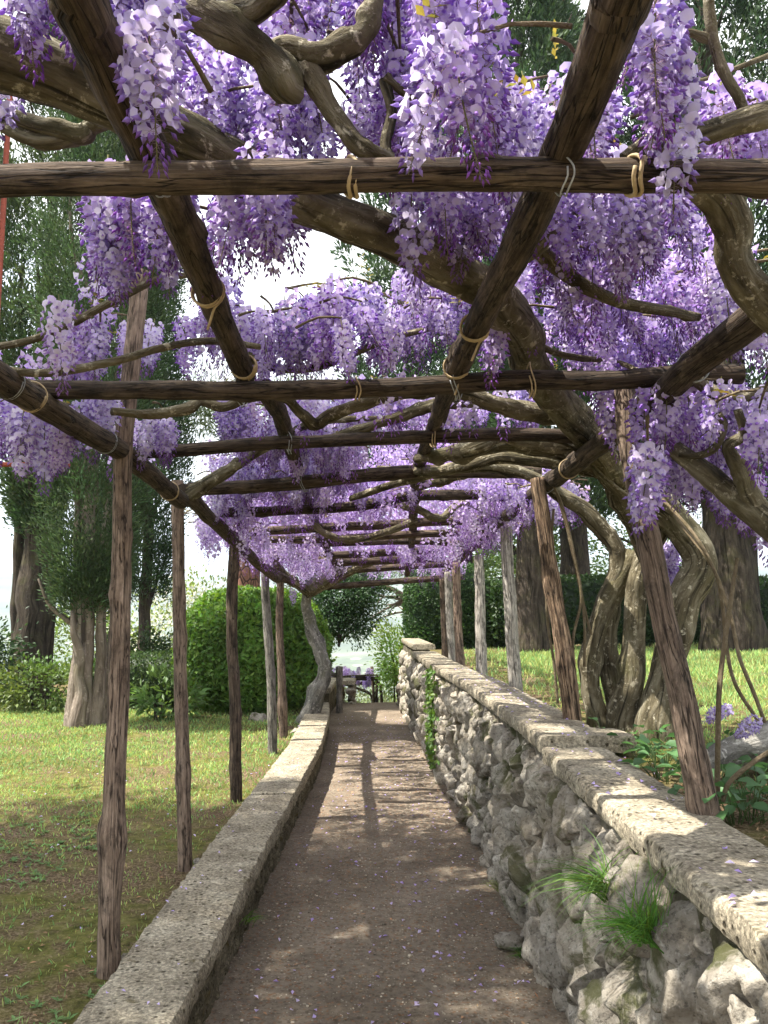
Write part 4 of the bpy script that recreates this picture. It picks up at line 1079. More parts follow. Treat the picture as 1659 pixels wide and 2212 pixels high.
# ------------------------------------------------------------------ trees, hedges and bushes
def gz(x, y): return float(terrain_z(np.array([float(x)]), np.array([float(y)]))[0])
def colvar(base, n, v=.35, warm=.12):
    c = np.asarray(base) * rng.uniform(1 - v, 1 + v, (n, 1))
    c[:, 0] *= rng.uniform(1 - warm, 1 + warm * 2, n)
    return c
def cypress(name, label, X, Y, H, z0, rmax, stems, mat, base, nplume, nleaf, seed, leaf=(.09, .024), gap=-.35, spread=.45, lean=0.0, lowfrac=.3, group=None, rtop=.12, radial=(.45, 1.0), limbs=10, profile=None):
    global rng
    rng = np.random.default_rng(seed)
    t = thing(name, label, 'tree', group)
    zb = gz(X, Y); t.location = (X, Y, zb)
    for k, (dx, dy, r0, h) in enumerate(stems):
        m = 7
        tt = np.linspace(0, 1, m)
        P = np.c_[dx * (1 + 1.0 * tt) + lean * tt * H * .3 + rng.normal(0, .05, m) * tt, dy * (1 + .8 * tt) + rng.normal(0, .05, m) * tt, -0.15 + h * tt]
        r = r0 * np.interp(tt, [0, .06, .3, 1], [1.35, 1.05, .85, .25])
        g = G(); tube(g, P, r, 18, 8, .17, seed + k, .03, lf=.35)
        g.obj('trunk', MAT[mat], t)
    g = G()
    for k in range(limbs):
        z = z0 - zb + rng.uniform(-.4, .75 * (H - z0 + zb)); a_ = rng.uniform(0, 6.28); q = rng.uniform(.35, .9) * rmax
        p0 = np.array([0, 0, z * .92]); p1 = np.array([math.cos(a_) * q, math.sin(a_) * q, z + rng.uniform(.5, 1.4)])
        tube(g, [p0, (p0 + p1) / 2 + rng.normal(0, .08, 3), p1], [.05, .03, .012], 6, 4, .1, seed + 30 + k)
    g.obj('limbs', MAT[mat], t, kind='stuff')
    # plumes of scale leaves
    z = z0 - zb + (H - (z0 - zb)) * rng.uniform(0, 1, nplume * 2) ** 1.1
    tt = (z - (z0 - zb)) / (H - (z0 - zb))
    prof = np.interp(tt, [0, .1, .3, .6, .85, 1], profile or [lowfrac, .75, 1, .85, .5, rtop]) * rmax
    a_ = rng.uniform(0, 6.283, len(z)); q = rng.uniform(radial[0], radial[1], len(z))
    lump = 1 + .25 * vnoise(np.c_[np.cos(a_) * 1.4, np.sin(a_) * 1.4, z * .9], 1.0, seed)
    C = np.c_[np.cos(a_) * prof * q * lump, np.sin(a_) * prof * q * lump, z]
    C[:, 0] += lean * z * .3
    keep = vnoise(C + seed, 1.1, seed + 4) > gap
    C = C[keep][:nplume]; a_ = a_[keep][:nplume]
    n = len(C)
    D = unit(np.c_[np.cos(a_) * spread, np.sin(a_) * spread, np.ones(n)] + rng.normal(0, .22, (n, 3)))
    Lp = rng.uniform(.22, .5, n)
    pc = colvar(base, n, .4)
    s = rng.uniform(0, 1, (n, nleaf))
    off = rng.normal(0, 1, (n, nleaf, 3)) * (.05 + .055 * (1 - s))[..., None] * 1.0
    LC = C[:, None] + D[:, None] * (Lp[:, None] * s)[..., None] + off
    LD = D[:, None] + unit(off) * .75 + rng.normal(0, .25, (n, nleaf, 3))
    LN = rng.normal(0, 1, (n, nleaf, 3))
    col = np.repeat(pc, nleaf, 0) * rng.uniform(.75, 1.3, (n * nleaf, 1))
    k = n * nleaf
    g = G(); leafset(g, LC.reshape(-1, 3), LD.reshape(-1, 3), LN.reshape(-1, 3), leaf[0] * rng.uniform(.6, 1.25, k), leaf[1] * rng.uniform(.7, 1.3, k), col)
    g.obj('crown', MAT['needle'], t, smooth=False)
    return t
def leafball(g, c, rad, n, L, W, base, clump=60, shell=(.75, 1.0), out=.8, cs=.16, white=0.0, seed=0, zmin=None, wcol=(.72, .72, .62)):
    """leaves gathered in clumps through an ellipsoid"""
    c = np.asarray(c, float); rad = np.asarray(rad, float)
    cd = unit(rng.normal(size=(clump, 3)))
    cd *= (rng.uniform(shell[0], shell[1], clump) * (1 + .14 * vnoise(cd * 2, 1.0, seed)))[:, None]
    idx = rng.integers(0, clump, n)
    off = rng.normal(0, cs, (n, 3))
    P = c + (cd[idx] + off) * rad
    D = unit(cd[idx] * out + off * 2 + rng.normal(0, .45, (n, 3)))
    Nn = unit(cd[idx] * .8 + [0, 0, .5] + rng.normal(0, .45, (n, 3)))
    cc = colvar(base, clump, .3)[idx] * rng.uniform(.75, 1.3, (n, 1))
    if white:
        w = rng.uniform(0, 1, n) < white * (0.4 + 1.2 * rng.uniform(0, 1, clump)[idx])
        cc[w] = np.array(wcol) * rng.uniform(.8, 1.1, (w.sum(), 1))
    if zmin is not None:
        k = P[:, 2] > zmin; P, D, Nn, cc = P[k], D[k], Nn[k], cc[k]
    n = len(P)
    leafset(g, P, D, Nn, L * rng.uniform(.7, 1.25, n), W * rng.uniform(.7, 1.25, n), cc)
def bush(name, label, cat, X, Y, rad, n, L, W, base, clump=80, white=0.0, seed=1, stems=6, group=None, shell=(.7, 1.0), cs=.16, zc=None, **kw):
    global rng
    rng = np.random.default_rng(seed)
    zb = gz(X, Y)
    t = thing(name, label, cat, group); t.location = (X, Y, zb)
    zc = rad[2] * .8 if zc is None else zc
    g = G()
    leafball(g, (0, 0, zc), rad, n, L, W, base, clump, shell, cs=cs, white=white, seed=seed, zmin=0.0, **kw)
    g.obj('foliage', MAT['leaf'], t, smooth=False)
    g = G()
    for k in range(stems):
        a_ = rng.uniform(0, 6.28); q = rng.uniform(.3, .8)
        p1 = np.array([math.cos(a_) * rad[0] * q, math.sin(a_) * rad[1] * q, zc + rng.uniform(-.1, .6) * rad[2]])
        p0 = np.array([math.cos(a_) * .12, math.sin(a_) * .12, -.08])
        tube(g, [p0, p0 * .4 + p1 * .45 + rng.normal(0, .05, 3), p1], [.028, .02, .008], 6, 4, .12, seed + k)
    g.obj('stems', MAT['cypress_bark'], t, kind='stuff')
    return t
def clipped(name, label, X, Y, shape, n, L, W, base, seed, power=2.6):
    """closely clipped bush: a dense skin of leaves over a darker inner body"""
    global rng
    rng = np.random.default_rng(seed)
    zb = gz(X, Y); t = thing(name, label, 'bush' if power < 5 else 'hedge'); t.location = (X, Y, zb)
    rx, ry, rz = shape
    d = rng.normal(size=(n, 3)); d = unit(d)
    k = (np.abs(d) ** power).sum(1) ** (-1 / power)
    S = d * k[:, None]
    depth = 1 - np.abs(rng.normal(0, .07, n))
    S = S * (depth * (1 + .055 * vnoise(S * 4, 1.0, seed) + .035 * vnoise(S * 11, 1.0, seed + 2)))[:, None]
    P = S * [rx, ry, rz] + [0, 0, rz * .93]
    k = P[:, 2] > 0.02; P, S = P[k], S[k]; n = len(P)
    Nn = unit(S / np.array([rx, ry, rz]))
    D = unit(np.cross(Nn, rng.normal(size=(n, 3))) + Nn * .55 + [0, 0, .25])
    tint = (1 + .35 * vnoise(S * 3, 1.0, seed + 7))[:, None]
    g = G(); leafset(g, P, D, unit(Nn + rng.normal(0, .6, (n, 3))), L * rng.uniform(.7, 1.3, n), W * rng.uniform(.7, 1.3, n), colvar(base, n, .35) * tint)
    g.obj('foliage', MAT['leaf'], t, smooth=False)
    # closed inner body, plain leaf material at half the leaf colour
    V, T = ICO[3]; k = (np.abs(V) ** power).sum(1) ** (-1 / power)
    VV = V * k[:, None] * .9 * np.array([rx, ry, rz]) + [0, 0, rz * .93]; VV[:, 2] = np.maximum(VV[:, 2], -.05)
    G().add(VV, T, None, np.array(base) * .5).obj('inner_body', MAT['leaf'], t)
    return t

# --- left side
cypress('cypress_tree', 'dark-trunked cypress at the left edge of the lawn with bare lower trunk', -5.75, 13.6, 11.5, 2.9, 1.35, [(0, 0, .22, 9.5), (.2, .1, .12, 7), (-.22, .05, .10, 7.5)], 'cypress_bark', (.05, .085, .034), 1500, 44, 501, gap=-.4, profile=[.15, .4, .8, 1.0, .7, .12], leaf=(.11, .03))
cypress('cypress_tree', 'multi-stemmed cypress with pale split trunk on the left lawn', -3.8, 10.7, 9.0, 1.55, .82, [(0, 0, .11, 6.5), (.14, .02, .075, 6), (-.13, .05, .08, 6), (.24, .1, .06, 6), (-.02, -.1, .10, 1.6)], 'pale_bark', (.05, .088, .034), 1250, 72, 502, gap=-.5, profile=[.3, .6, .85, 1.0, .7, .12], leaf=(.075, .018))
cypress('cypress_tree', 'narrow cypress with low hanging crown in front of the white-flowering shrub', -4.35, 15.2, 8.8, 1.75, .62, [(0, 0, .12, 7)], 'cypress_bark', (.042, .078, .032), 1000, 44, 503, gap=-.7, lowfrac=.75)
cypress('cypress_tree', 'slender feathery cypress behind the pale split trunk', -6.0, 18.5, 13.5, 3.0, 1.1, [(0, 0, .2, 10)], 'cypress_bark', (.055, .095, .04), 1000, 40, 504, gap=-.4, leaf=(.13, .035))
cypress('cedar_tree', 'tall blue-green cedar out of view on the left lawn, added to shade path and lawn', -6.0, 3.4, 12.4, 3.0, 2.35, [(0, 0, .3, 11)], 'cypress_bark', (.035, .08, .05), 1500, 40, 505, spread=1.6, gap=-.3, lowfrac=.8, leaf=(.16, .045), limbs=26, radial=(.1, 1.0), profile=[.8, .9, 1, 1, .85, .5])  # stands outside the view; added and shaped for its shade on path and lawn
clipped('round_bush', 'large rounded clipped green bush behind the left posts', -1.95, 12.6, (1.12, 1.0, .92), 30000, .075, .042, (.11, .215, .04), 511)
clipped('clipped_hedge', 'low clipped hedge left of the rounded bush', -3.55, 12.9, (.95, .5, .42), 9000, .05, .03, (.055, .10, .028), 512, 3.5)
bush('flowering_shrub', 'white-flowering shrub beyond the low clipped hedge', 'shrub', -4.1, 17.6, (1.9, 1.0, 1.25), 9000, .09, .055, (.17, .24, .07), 110, .45, 513)
bush('flowering_shrub', 'tall white-blossomed shrub between the narrow cypress and the rounded bush', 'shrub', -2.9, 18.4, (1.3, 1.0, 1.45), 8000, .09, .055, (.16, .22, .07), 90, .42, 514)
bush('dark_shrub', 'dark low shrub at the foot of the dark-trunked cypress', 'shrub', -6.9, 13.2, (1.2, .8, .85), 6000, .08, .045, (.03, .06, .02), 70, 0, 515)
bush('leafy_shrub', 'loose green shrub beside the pale split trunk', 'shrub', -5.0, 12.4, (.7, .5, .38), 2600, .07, .04, (.075, .12, .03), 40, 0, 516)
bush('leafy_shrub', 'small light-green shrub with broad leaves in front of the low hedge', 'shrub', -2.95, 11.4, (.42, .35, .32), 500, .12, .05, (.10, .18, .05), 24, 0, 517)
bush('leafy_shrub', 'bright sunlit shrub on the slope behind the multi-stemmed cypress', 'shrub', -6.4, 17.5, (1.3, .9, 1.0), 5000, .10, .05, (.12, .19, .05), 70, 0, 518)
bush('leafy_shrub', 'reddish-green tall shrub behind the white blossom', 'shrub', -3.3, 21.5, (1.8, 1.2, 2.2), 6500, .12, .06, (.12, .14, .05), 90, 0, 519, zc=3.6)
bush('dark_shrub', 'dark shrub between narrow cypress foot and low hedge', 'shrub', -4.3, 14.2, (.8, .5, .6), 4200, .07, .04, (.035, .065, .022), 50, 0, 520)
# pine with plated bark behind the round bush
pine = thing('pine_tree', 'pine with plated reddish bark behind the rounded bush', 'tree')
pine.location = (-2.75, 16.5, gz(-2.75, 16.5))
g = G(); tube(g, [(0, 0, -.2), (0, 0, 2), (.05, 0, 3.6), (.1, 0, 4.8)], [.36, .28, .24, .14], 18, 10, .08, 520); g.obj('trunk', MAT['pine_bark'], pine)
rng = np.random.default_rng(521)
g = G()
for k in range(9):
    a_ = rng.uniform(0, 6.28); leafball(g, (math.cos(a_) * 1.0, math.sin(a_) * 1.0, 5.0 + rng.uniform(-.5, .8)), (.95, .95, .5), 900, .15, .02, (.12, .17, .07), 30, (.3, 1.0), seed=k)
g.obj('crown', MAT['needle'], pine, smooth=False)
# --- centre, beyond the path
def roundtree(name, label, X, Y, zc, rad, n, L, W, base, seed, tr=.1, clump=90, mat='leaf', bark_='cypress_bark', cs=.14, shell=(.45, 1.0), lean=(0, 0)):
    global rng
    rng = np.random.default_rng(seed)
    zb = gz(X, Y); t = thing(name, label, 'tree'); t.location = (X, Y, zb)
    h = zc - zb
    g = G(); tube(g, [(lean[0], lean[1], -.3), (lean[0] * .6, lean[1] * .6, h * .5), (0, 0, h)], [tr * 1.2, tr, tr * .6], 12, 6, .12, seed, .03); g.obj('trunk', MAT[bark_], t)
    g = G()
    for k in range(12):
        a_ = rng.uniform(0, 6.28); p0 = np.array([0, 0, h * rng.uniform(.6, 1)]); p1 = np.array([math.cos(a_) * rad[0] * .7, math.sin(a_) * rad[1] * .7, h + rng.uniform(-.4, .7) * rad[2]])
        tube(g, [p0, (p0 + p1) / 2 + rng.normal(0, .1, 3), p1], [tr * .5, tr * .3, tr * .12], 6, 4, .1, seed + k)
    g.obj('limbs', MAT[bark_], t, kind='stuff')
    g = G(); leafball(g, (0, 0, h), rad, n, L, W, base, clump, shell, cs=cs, seed=seed)
    g.obj('crown', MAT[mat], t, smooth=False)
    return t
roundtree('laurel_tree', 'dark green broadleaf tree beyond the end of the path', -1.0, 18.5, 1.8, (1.12, .9, .88), 19000, .075, .036, (.04, .085, .03), 531, lean=(-.7, 0), tr=.07, clump=150)
# bare-limbed pine leaning in from the right
bp = thing('pine_tree', 'leaning pine with bare twisted pale branches beyond the clipped hedge wall', 'tree')
bp.location = (1.3, 21.0, gz(1.3, 21.0)); zb = bp.location.z
g = G(); tube(g, [(0.3, .1, -.3), (.25, 0, .6 - zb), (-.2, 0, 1.35 - zb), (-.75, 0, 1.95 - zb), (-1.3, 0, 2.25 - zb)], [.2, .15, .11, .07, .04], 12, 6, .15, 540, .03); g.obj('trunk', MAT['pale_bark'], bp)
rng = np.random.default_rng(541)
g = G()
for k in range(16):
    s_ = rng.uniform(.25, 1); p0 = np.array([.25 - 1.5 * s_, 0, .7 - zb + 1.5 * s_ ** .8]); d = np.array([-rng.uniform(.3, 1.1), rng.normal(0, .4), rng.normal(.05, .35)])
    tube(g, [p0, p0 + d * .5 + rng.normal(0, .08, 3), p0 + d], [.04, .025, .008], 6, 4, .15, 542 + k)
g.obj('limbs', MAT['pale_bark'], bp, kind='stuff')
g = G()
for k in range(8): leafball(g, (-1.1 + rng.normal(0, .5), rng.normal(0, .4), 2.75 - zb + rng.uniform(-.15, .7)), (.7, .6, .3), 420, .13, .016, (.10, .14, .05), 22, (.3, 1.0), seed=k)
g.obj('crown', MAT['needle'], bp, smooth=False)
clipped('clipped_hedge', 'tall dark clipped hedge block beside the far end of the stone wall', 1.12, 15.6, (.72, .9, .80), 14000, .06, .035, (.035, .08, .022), 551, 5)
bush('leafy_shrub', 'light green feathery shrub spilling over the path end under the stone wall', 'shrub', .42, 16.6, (.62, .7, .75), 5600, .07, .035, (.19, .32, .07), 60, 0, 552, zc=1.45)
bush('leafy_shrub', 'pale airy shrub beyond the lower pergola', 'shrub', .15, 20.5, (.9, .8, .8), 3000, .08, .03, (.24, .32, .13), 60, 0, 553, zc=2.3)
bush('leafy_shrub', 'silvery shrub below the lower pergola', 'shrub', -.6, 18.6, (.8, .5, .7), 2800, .06, .02, (.17, .20, .12), 50, 0, 554, zc=1.0)
# far slope trees
for k, (x, y, zc, r, c, lb) in enumerate([(-9.5, 30, -1.0, 2.2, (.10, .15, .05), 'sunlit tree on the slope beyond the dark-trunked cypress'), (-4.8, 34, -1.6, 2.4, (.12, .17, .06), 'pale green tree on the slope beyond the white shrubs'), (-1.6, 40, -4.6, 2.6, (.12, .17, .07), 'hazy tree far down the slope past the path end'), (1.2, 33, -3.4, 2.0, (.14, .2, .07), 'light green tree down the slope behind the leaning pine')]):
    roundtree('slope_tree', lb, x, y, zc, (r, r, r * .9), 3600, .2, .11, c, 560 + k, .16, 60)
# lower pergola
lp_ = thing('lower_pergola', 'small lower pergola of thin poles carrying wisteria beyond the path end', 'pergola')
lp_.location = (-.5, 17, 0)
def lpole(nm, a_, b_, r, seed):
    g = G(); tube(g, stations([np.array(a_) - [-.5, 17, 0], np.array(b_) - [-.5, 17, 0]], 5), r, 8, 2, .1, seed, .02); return g.obj(nm, MAT['beam_wood'], lp_)
A = aty
lpole('rail', A(690, 1470, 17), A(822, 1464, 17), .045, 571); lpole('rail', A(700, 1478, 18), A(820, 1476, 18), .04, 572)
for k, px in enumerate((806, 815, 824)): lpole('post', A(px, 1540, 17.2), A(px - 2, 1440 + k * 20, 17.2), .03, 573 + k)
g = G(); tube(g, [A(x, y, 17) - [-.5, 17, 0] for x, y in [(745, 1478), (775, 1488), (800, 1500), (806, 1525)]], .03, 6, 5, .15, 577); g.obj('branch', MAT['vine_bark'], lp_)
lpw = thing('wisteria_vine', 'wisteria blossom trained on the small lower pergola', 'wisteria')
rg = np.random.default_rng(578)
for k in range(26):
    p = A(rg.uniform(715, 815), rg.uniform(1452, 1480), rg.uniform(16.9, 18.2)); me, L_ = RM[int(rg.integers(len(RM)))]
    o = bpy.data.objects.new('flower_cluster', me); COL.objects.link(o); o.parent = lpw; o.location = (p[0], p[1], p[2] + .12); o.rotation_euler = (0, 0, rg.uniform(0, 6)); s_ = rg.uniform(.9, 1.2); o.scale = (s_, s_, s_)
g = G(); tube(g, [A(700, 1466, 16.96), A(760, 1460, 16.96), A(818, 1458, 16.96)], .02, 6, 5, .15, 579); g.obj('branch', MAT['vine_bark'], lpw)
# rail post at the end of the path
rp = thing('rail_post', 'leaning wooden rail post beside the low stone end wall', 'post')
rp.location = (-.75, 13.4, 0)
o0 = np.array([-.75, 13.4, 0])
g = G(); tube(g, stations([A(732, 1560, 13.4) - o0, A(734, 1440, 13.4) - o0], 5), [.055, .055, .05, .05, .06], 10, 3, .12, 581, .01); g.obj('post', MAT['grey_wood'], rp)
g = G(); tube(g, stations([A(660, 1452, 13.3) - o0, A(736, 1458, 13.45) - o0], 5), .035, 8, 3, .1, 582, .01); g.obj('rail', MAT['grey_wood'], rp)
# --- right side
cypress('cypress_tree', 'thick dark cypress trunk behind the grey right-hand posts', 2.35, 13.3, 13, 3.0, 1.5, [(0, 0, .25, 11), (.12, .1, .16, 9)], 'cypress_bark', (.04, .075, .03), 1200, 46, 601, gap=-.45, lowfrac=.7, leaf=(.13, .036))
cypress('cypress_tree', 'broad dark cypress with flared trunk at the right edge of the lawn', 5.1, 12.2, 13, 3.1, 1.9, [(0, 0, .36, 11), (.2, .1, .2, 9), (-.2, 0, .18, 9)], 'cypress_bark', (.04, .075, .032), 1500, 46, 602, gap=-.5, lowfrac=.7, leaf=(.13, .036))
cypress('cypress_tree', 'tall dense dark cypress behind the middle of the pergola roof', 1.75, 19.0, 15.5, 4.2, 2.7, [(0, 0, .3, 13)], 'cypress_bark', (.036, .07, .028), 1400, 44, 603, gap=-.6, lowfrac=.8, leaf=(.19, .05))
cypress('cypress_tree', 'dark cypress between the two thick trunks over the right lawn', 4.0, 17.5, 14, 3.4, 2.0, [(0, 0, .28, 11)], 'cypress_bark', (.04, .075, .03), 1000, 36, 604, gap=-.55, lowfrac=.6, leaf=(.16, .045))
cypress('cedar_tree', 'dark cedar leaning over the right lawn beside the broad cypress', 7.6, 10.5, 12, 3.4, 2.2, [(0, 0, .3, 10)], 'cypress_bark', (.042, .08, .035), 1000, 36, 605, gap=-.4, spread=1.0, lowfrac=.7, leaf=(.13, .036))
clipped('clipped_hedge', 'long dark hedge along the back of the right lawn', 4.9, 15.0, (3.0, .5, .62), 22000, .075, .045, (.035, .075, .02), 611, 6)
clipped('clipped_hedge', 'dark hedge between the grey posts and the thick cypress trunk', 1.95, 15.4, (.75, .6, .62), 9000, .07, .04, (.035, .075, .02), 612, 5)
for k, (x, y, zc, r, c, lb) in enumerate([(3.6, 21, 2.9, 1.6, (.09, .15, .04), 'sunlit green tree behind the long dark hedge'), (2.5, 24, 2.7, 1.7, (.11, .17, .05), 'bright leafy tree seen between the dark cypress trunks'), (7.0, 21, 2.8, 2.0, (.08, .14, .04), 'green tree behind the broad cypress and hedge')]):
    roundtree('leafy_tree', lb, x, y, zc, (r, r, r), 5200, .12, .06, c, 620 + k, .13, 70)
g = G()   # stray low dead branch work on the thick trunk is part of its crown
# --- ground plants behind the wall
PLANT_G = 'broad-leaved plants growing behind the stone wall'
rng = np.random.default_rng(631)
for k, (px, py) in enumerate([(1310, 1592), (1345, 1600), (1385, 1612), (1420, 1618), (1400, 1650), (1440, 1660), (1560, 1690), (1585, 1660), (1610, 1700), (1640, 1690), (1655, 1740), (1570, 1740), (1620, 1735), (1545, 1650), (1480, 1700), (1660, 1650), (1600, 1620)]):
    p = atz(px, py, .99)
    if p[0] < xr(p[1]) + .38: p[0] = xr(p[1]) + .40
    z = gz(p[0], p[1])
    lbl, grp = [('low broad-leaved plant at the foot of the thick wisteria trunks behind the wall', 'plants under the wisteria trunks'), ('low broad-leaved plant between the stone wall and the leaning brown post', 'plants by the leaning post'), ('low broad-leaved plant in front of the fallen log beside the thin stake', 'plants before the fallen log')][0 if k < 4 else 1 if k in (4, 5, 14) else 2]
    t = thing('leafy_plant', lbl, 'plant', grp); t.location = (p[0], p[1], z)
    n = int(rng.integers(9, 16)); a_ = rng.uniform(0, 6.28, n); q = rng.uniform(.02, .13, n)
    C = np.c_[np.cos(a_) * q, np.sin(a_) * q, rng.uniform(.03, .13, n)]
    D = np.c_[np.cos(a_), np.sin(a_), rng.normal(-.05, .25, n)]; Nn = np.c_[rng.normal(0, .35, (n, 2)), np.ones(n)]
    g = G()
    # rounded leaves: six-sided blades with a fold
    for i_ in range(n):
        d = unit(D[i_]); s_ = unit(np.cross(d, Nn[i_])); nn = np.cross(s_, d); L_ = rng.uniform(.045, .075); W_ = L_ * .72
        pts_ = [(0, 0), (.2, .36), (.55, .5), (.85, .28), (1, 0), (.85, -.28), (.55, -.5), (.2, -.36)]
        V = [C[i_] + d * L_ * u + s_ * W_ * v + nn * L_ * .16 * abs(v) * 2 - nn * L_ * .15 * u * u for u, v in pts_]
        V.append(C[i_] + d * L_ * .5 - nn * L_ * .02)
        g.add(V, [[8, j_, (j_ + 1) % 8] for j_ in range(8)], None, np.array([.07, .15, .055]) * rng.uniform(.7, 1.35))
    g.obj('leaves', MAT['leaf'], t, kind='stuff')
    g = G()
    for i_ in range(n): tube(g, [C[i_] * [.2, .2, 0] - [0, 0, .02], C[i_] * [.7, .7, .8], C[i_]], .0016, 4, 2, 0, i_, col=np.array([.08, .13, .04]))
    g.obj('stalks', MAT['leaf'], t, kind='stuff')
# --- grass tufts on the wall and path edge
def tuft(label, p, n, h, spread, seed, base=(.075, .15, .035), dirx=(-.5, 0)):
    r = np.random.default_rng(seed)
    t = thing('grass_tuft', label, 'grass'); t.location = tuple(p)
    g = G()
    a_ = r.uniform(0, 6.28, n); L_ = h * r.uniform(.5, 1.15, n)
    for i_ in range(n):
        d = np.array([math.cos(a_[i_]) * spread + dirx[0], math.sin(a_[i_]) * spread + dirx[1], 1.0]); d = unit(d)
        s_ = unit(np.cross(d, [r.normal(), r.normal(), .3])) * r.uniform(.0016, .003)
        P = [np.array([r.normal(0, .02), r.normal(0, .03), -.01])]
        for q in range(5): P.append(P[-1] + d * L_[i_] / 5); d = unit(d + np.array([0, 0, -.34 * r.uniform(.6, 1.5)]) + np.array([dirx[0], dirx[1], 0]) * .12)
        V = []
        for q, pp in enumerate(P): w = s_ * (1 - q / 5.2); V += [pp + w, pp - w]
        g.add(V, None, [[2 * q, 2 * q + 1, 2 * q + 3, 2 * q + 2] for q in range(5)], np.array(base) * r.uniform(.65, 1.5) + np.array([.05, .04, 0]) * (r.uniform() < .2))
    g.obj('blades', MAT['grass'], t, smooth=False, kind='stuff')
    return t
tuft('large tuft of long grass growing out of the stone wall face', atx(1320, 1925, .67), 200, .30, .9, 1)
tuft('bright green tuft of fine grass lower in the wall beside the large tuft', atx(1400, 2020, .66), 190, .22, .7, 2, (.07, .17, .03))
tuft('thin straw-coloured grass wisps where wall meets path under the dappled sun', np.array([.66, 5.0, .02]), 40, .14, .7, 3, (.17, .19, .09))
tuft('small dark grass tuft at the wall foot beside a pale flat stone', np.array([.66, 4.05, .02]), 50, .11, .8, 4)
tuft('weedy green tuft at the wall foot with broad sprouts', np.array([.62, 3.05, .02]), 70, .12, .9, 5, (.08, .17, .04))
tuft('small tuft drooping from the mossy kerb wall onto the path', np.array([-.66, 4.2, .12]), 22, .12, .5, 6, (.10, .19, .04), (.7, 0))
# ivy strand on the far stone wall
iv = thing('ivy_strand', 'light green ivy hanging down the far part of the stone wall', 'ivy')
rng = np.random.default_rng(641)
n = 420; y = 8.4 + rng.normal(0, .14, n); z = rng.uniform(.1, 1.04, n); x = xr(y) - .05 + rng.uniform(-.03, .0, n)
g = G(); leafset(g, np.c_[x, y, z], np.c_[rng.normal(-.4, .4, n), rng.normal(0, .7, n), rng.normal(-.4, .4, n)], np.c_[-np.ones(n), rng.normal(-.2, .5, n), rng.normal(.3, .5, n)], .06, .045, colvar((.09, .17, .035), n))
g.obj('leaves', MAT['leaf'], iv, smooth=False, kind='stuff')
g = G(); tube(g, [(xr(8.4) - .03, 8.4, 1.05), (xr(8.4) - .05, 8.42, .7), (xr(8.35) - .05, 8.35, .3), (xr(8.4) - .05, 8.4, .05)], .006, 5, 4, .1, 642); g.obj('stem', MAT['twig_bark'], iv)
# --- fallen log
lg = thing('fallen_log', 'weathered fallen log with peeling grey bark on the right', 'log')
P = [atz(1500, 1668, 1.0), atz(1570, 1640, 1.02), atz(1640, 1612, 1.06), atz(1740, 1570, 1.1), atz(1900, 1530, 1.15)]
lg.location = tuple(P[0]); P0 = P[0]
g = G(); tube(g, [p - P0 for p in P], [.025, .05, .075, .085, .09], 16, 8, .28, 651, .02, knots=[(.45, 1.2, .05, .04), (.3, 2, .03, .03)]); g.obj('trunk', MAT['log_bark'], lg)
st = [aty(1545, 1735, 2.75), aty(1550, 1640, 2.75), aty(1553, 1480, 2.76), aty(1572, 1330, 2.78), aty(1592, 1205, 2.8)]
sk = thing('stake', 'thin upright brown stake beside the fallen log', 'stake'); sk.location = tuple(st[0])
g = G(); tube(g, [p - st[0] - [0, 0, .1 if i_ == 0 else 0] for i_, p in enumerate(st)], [.010, .009, .009, .008, .006], 8, 6, .08, 652, .004); g.obj('stem', MAT['twig_bark'], sk)
st = [aty(1562, 1730, 2.7), aty(1575, 1690, 2.7), aty(1620, 1650, 2.7), aty(1680, 1610, 2.72)]
limb('shoot', [(p, .008) for p in st], vine_r, 653, 'twig_bark', 8, .06, .004)
for k, (px, py, Y) in enumerate([(1550, 1570, 3.3), (1580, 1560, 3.3), (1635, 1590, 2.95)]):
    p = aty(px, py, Y); me, L_ = RM[k]
    o = bpy.data.objects.new('flower_cluster', me); COL.objects.link(o); o.parent = vine_r
    o.location = (p[0], p[1], p[2] + .05); o.rotation_euler = (1.2, .3 * k, k); o.scale = (.55, .55, .55)
# loose rocks
for k, (p, s_, lb) in enumerate([(aty(640, 1580, 10.0), .10, 'pale rough rock beside the base of the fifth left post'), (np.array([-1.02, 3.55, .2]), .05, 'pale stone lodged between first left post and low wall'), (np.array([-1.05, 4.9, .18]), .045, 'whitish stone at the foot of the second left post'), (np.array([.60, 4.15, .03]), .075, 'pale flat stone at the foot of the right wall'), (aty(565, 1558, 11.3), .2, 'flat mossy rock on the lawn before the rounded bush')]):
    V, T = rock(700 + k, 4)
    o = G().add(V * np.array([1, 1, .6]) * s_, T).obj('rock', MAT['stone'])
    o.location = tuple(p); tag(o, lb, 'rock')
# red metal frame at the left edge
rf = thing('red_frame', 'rust-red metal post and bar among the left wisteria', 'frame')
p0 = aty(3, 520, 4.6); rf.location = (p0[0], p0[1], .16)
bx = np.array(rf.location)
g = G(); tube(g, [np.array([p0[0], p0[1], .0]) - bx, aty(1, 600, 4.6) * [0, 0, 1] + np.array([p0[0], p0[1], 0]) - bx, np.array([p0[0], p0[1], 5.0]) - bx], .016, 10, 6, 0, 661); g.obj('post', MAT['red_paint'], rf)
g = G(); tube(g, [aty(-22, 1003, 4.6) - bx, aty(70, 1004, 4.6) - bx, aty(150, 1005, 4.6) - bx], .014, 10, 6, 0, 662); g.obj('bar', MAT['red_paint'], rf)

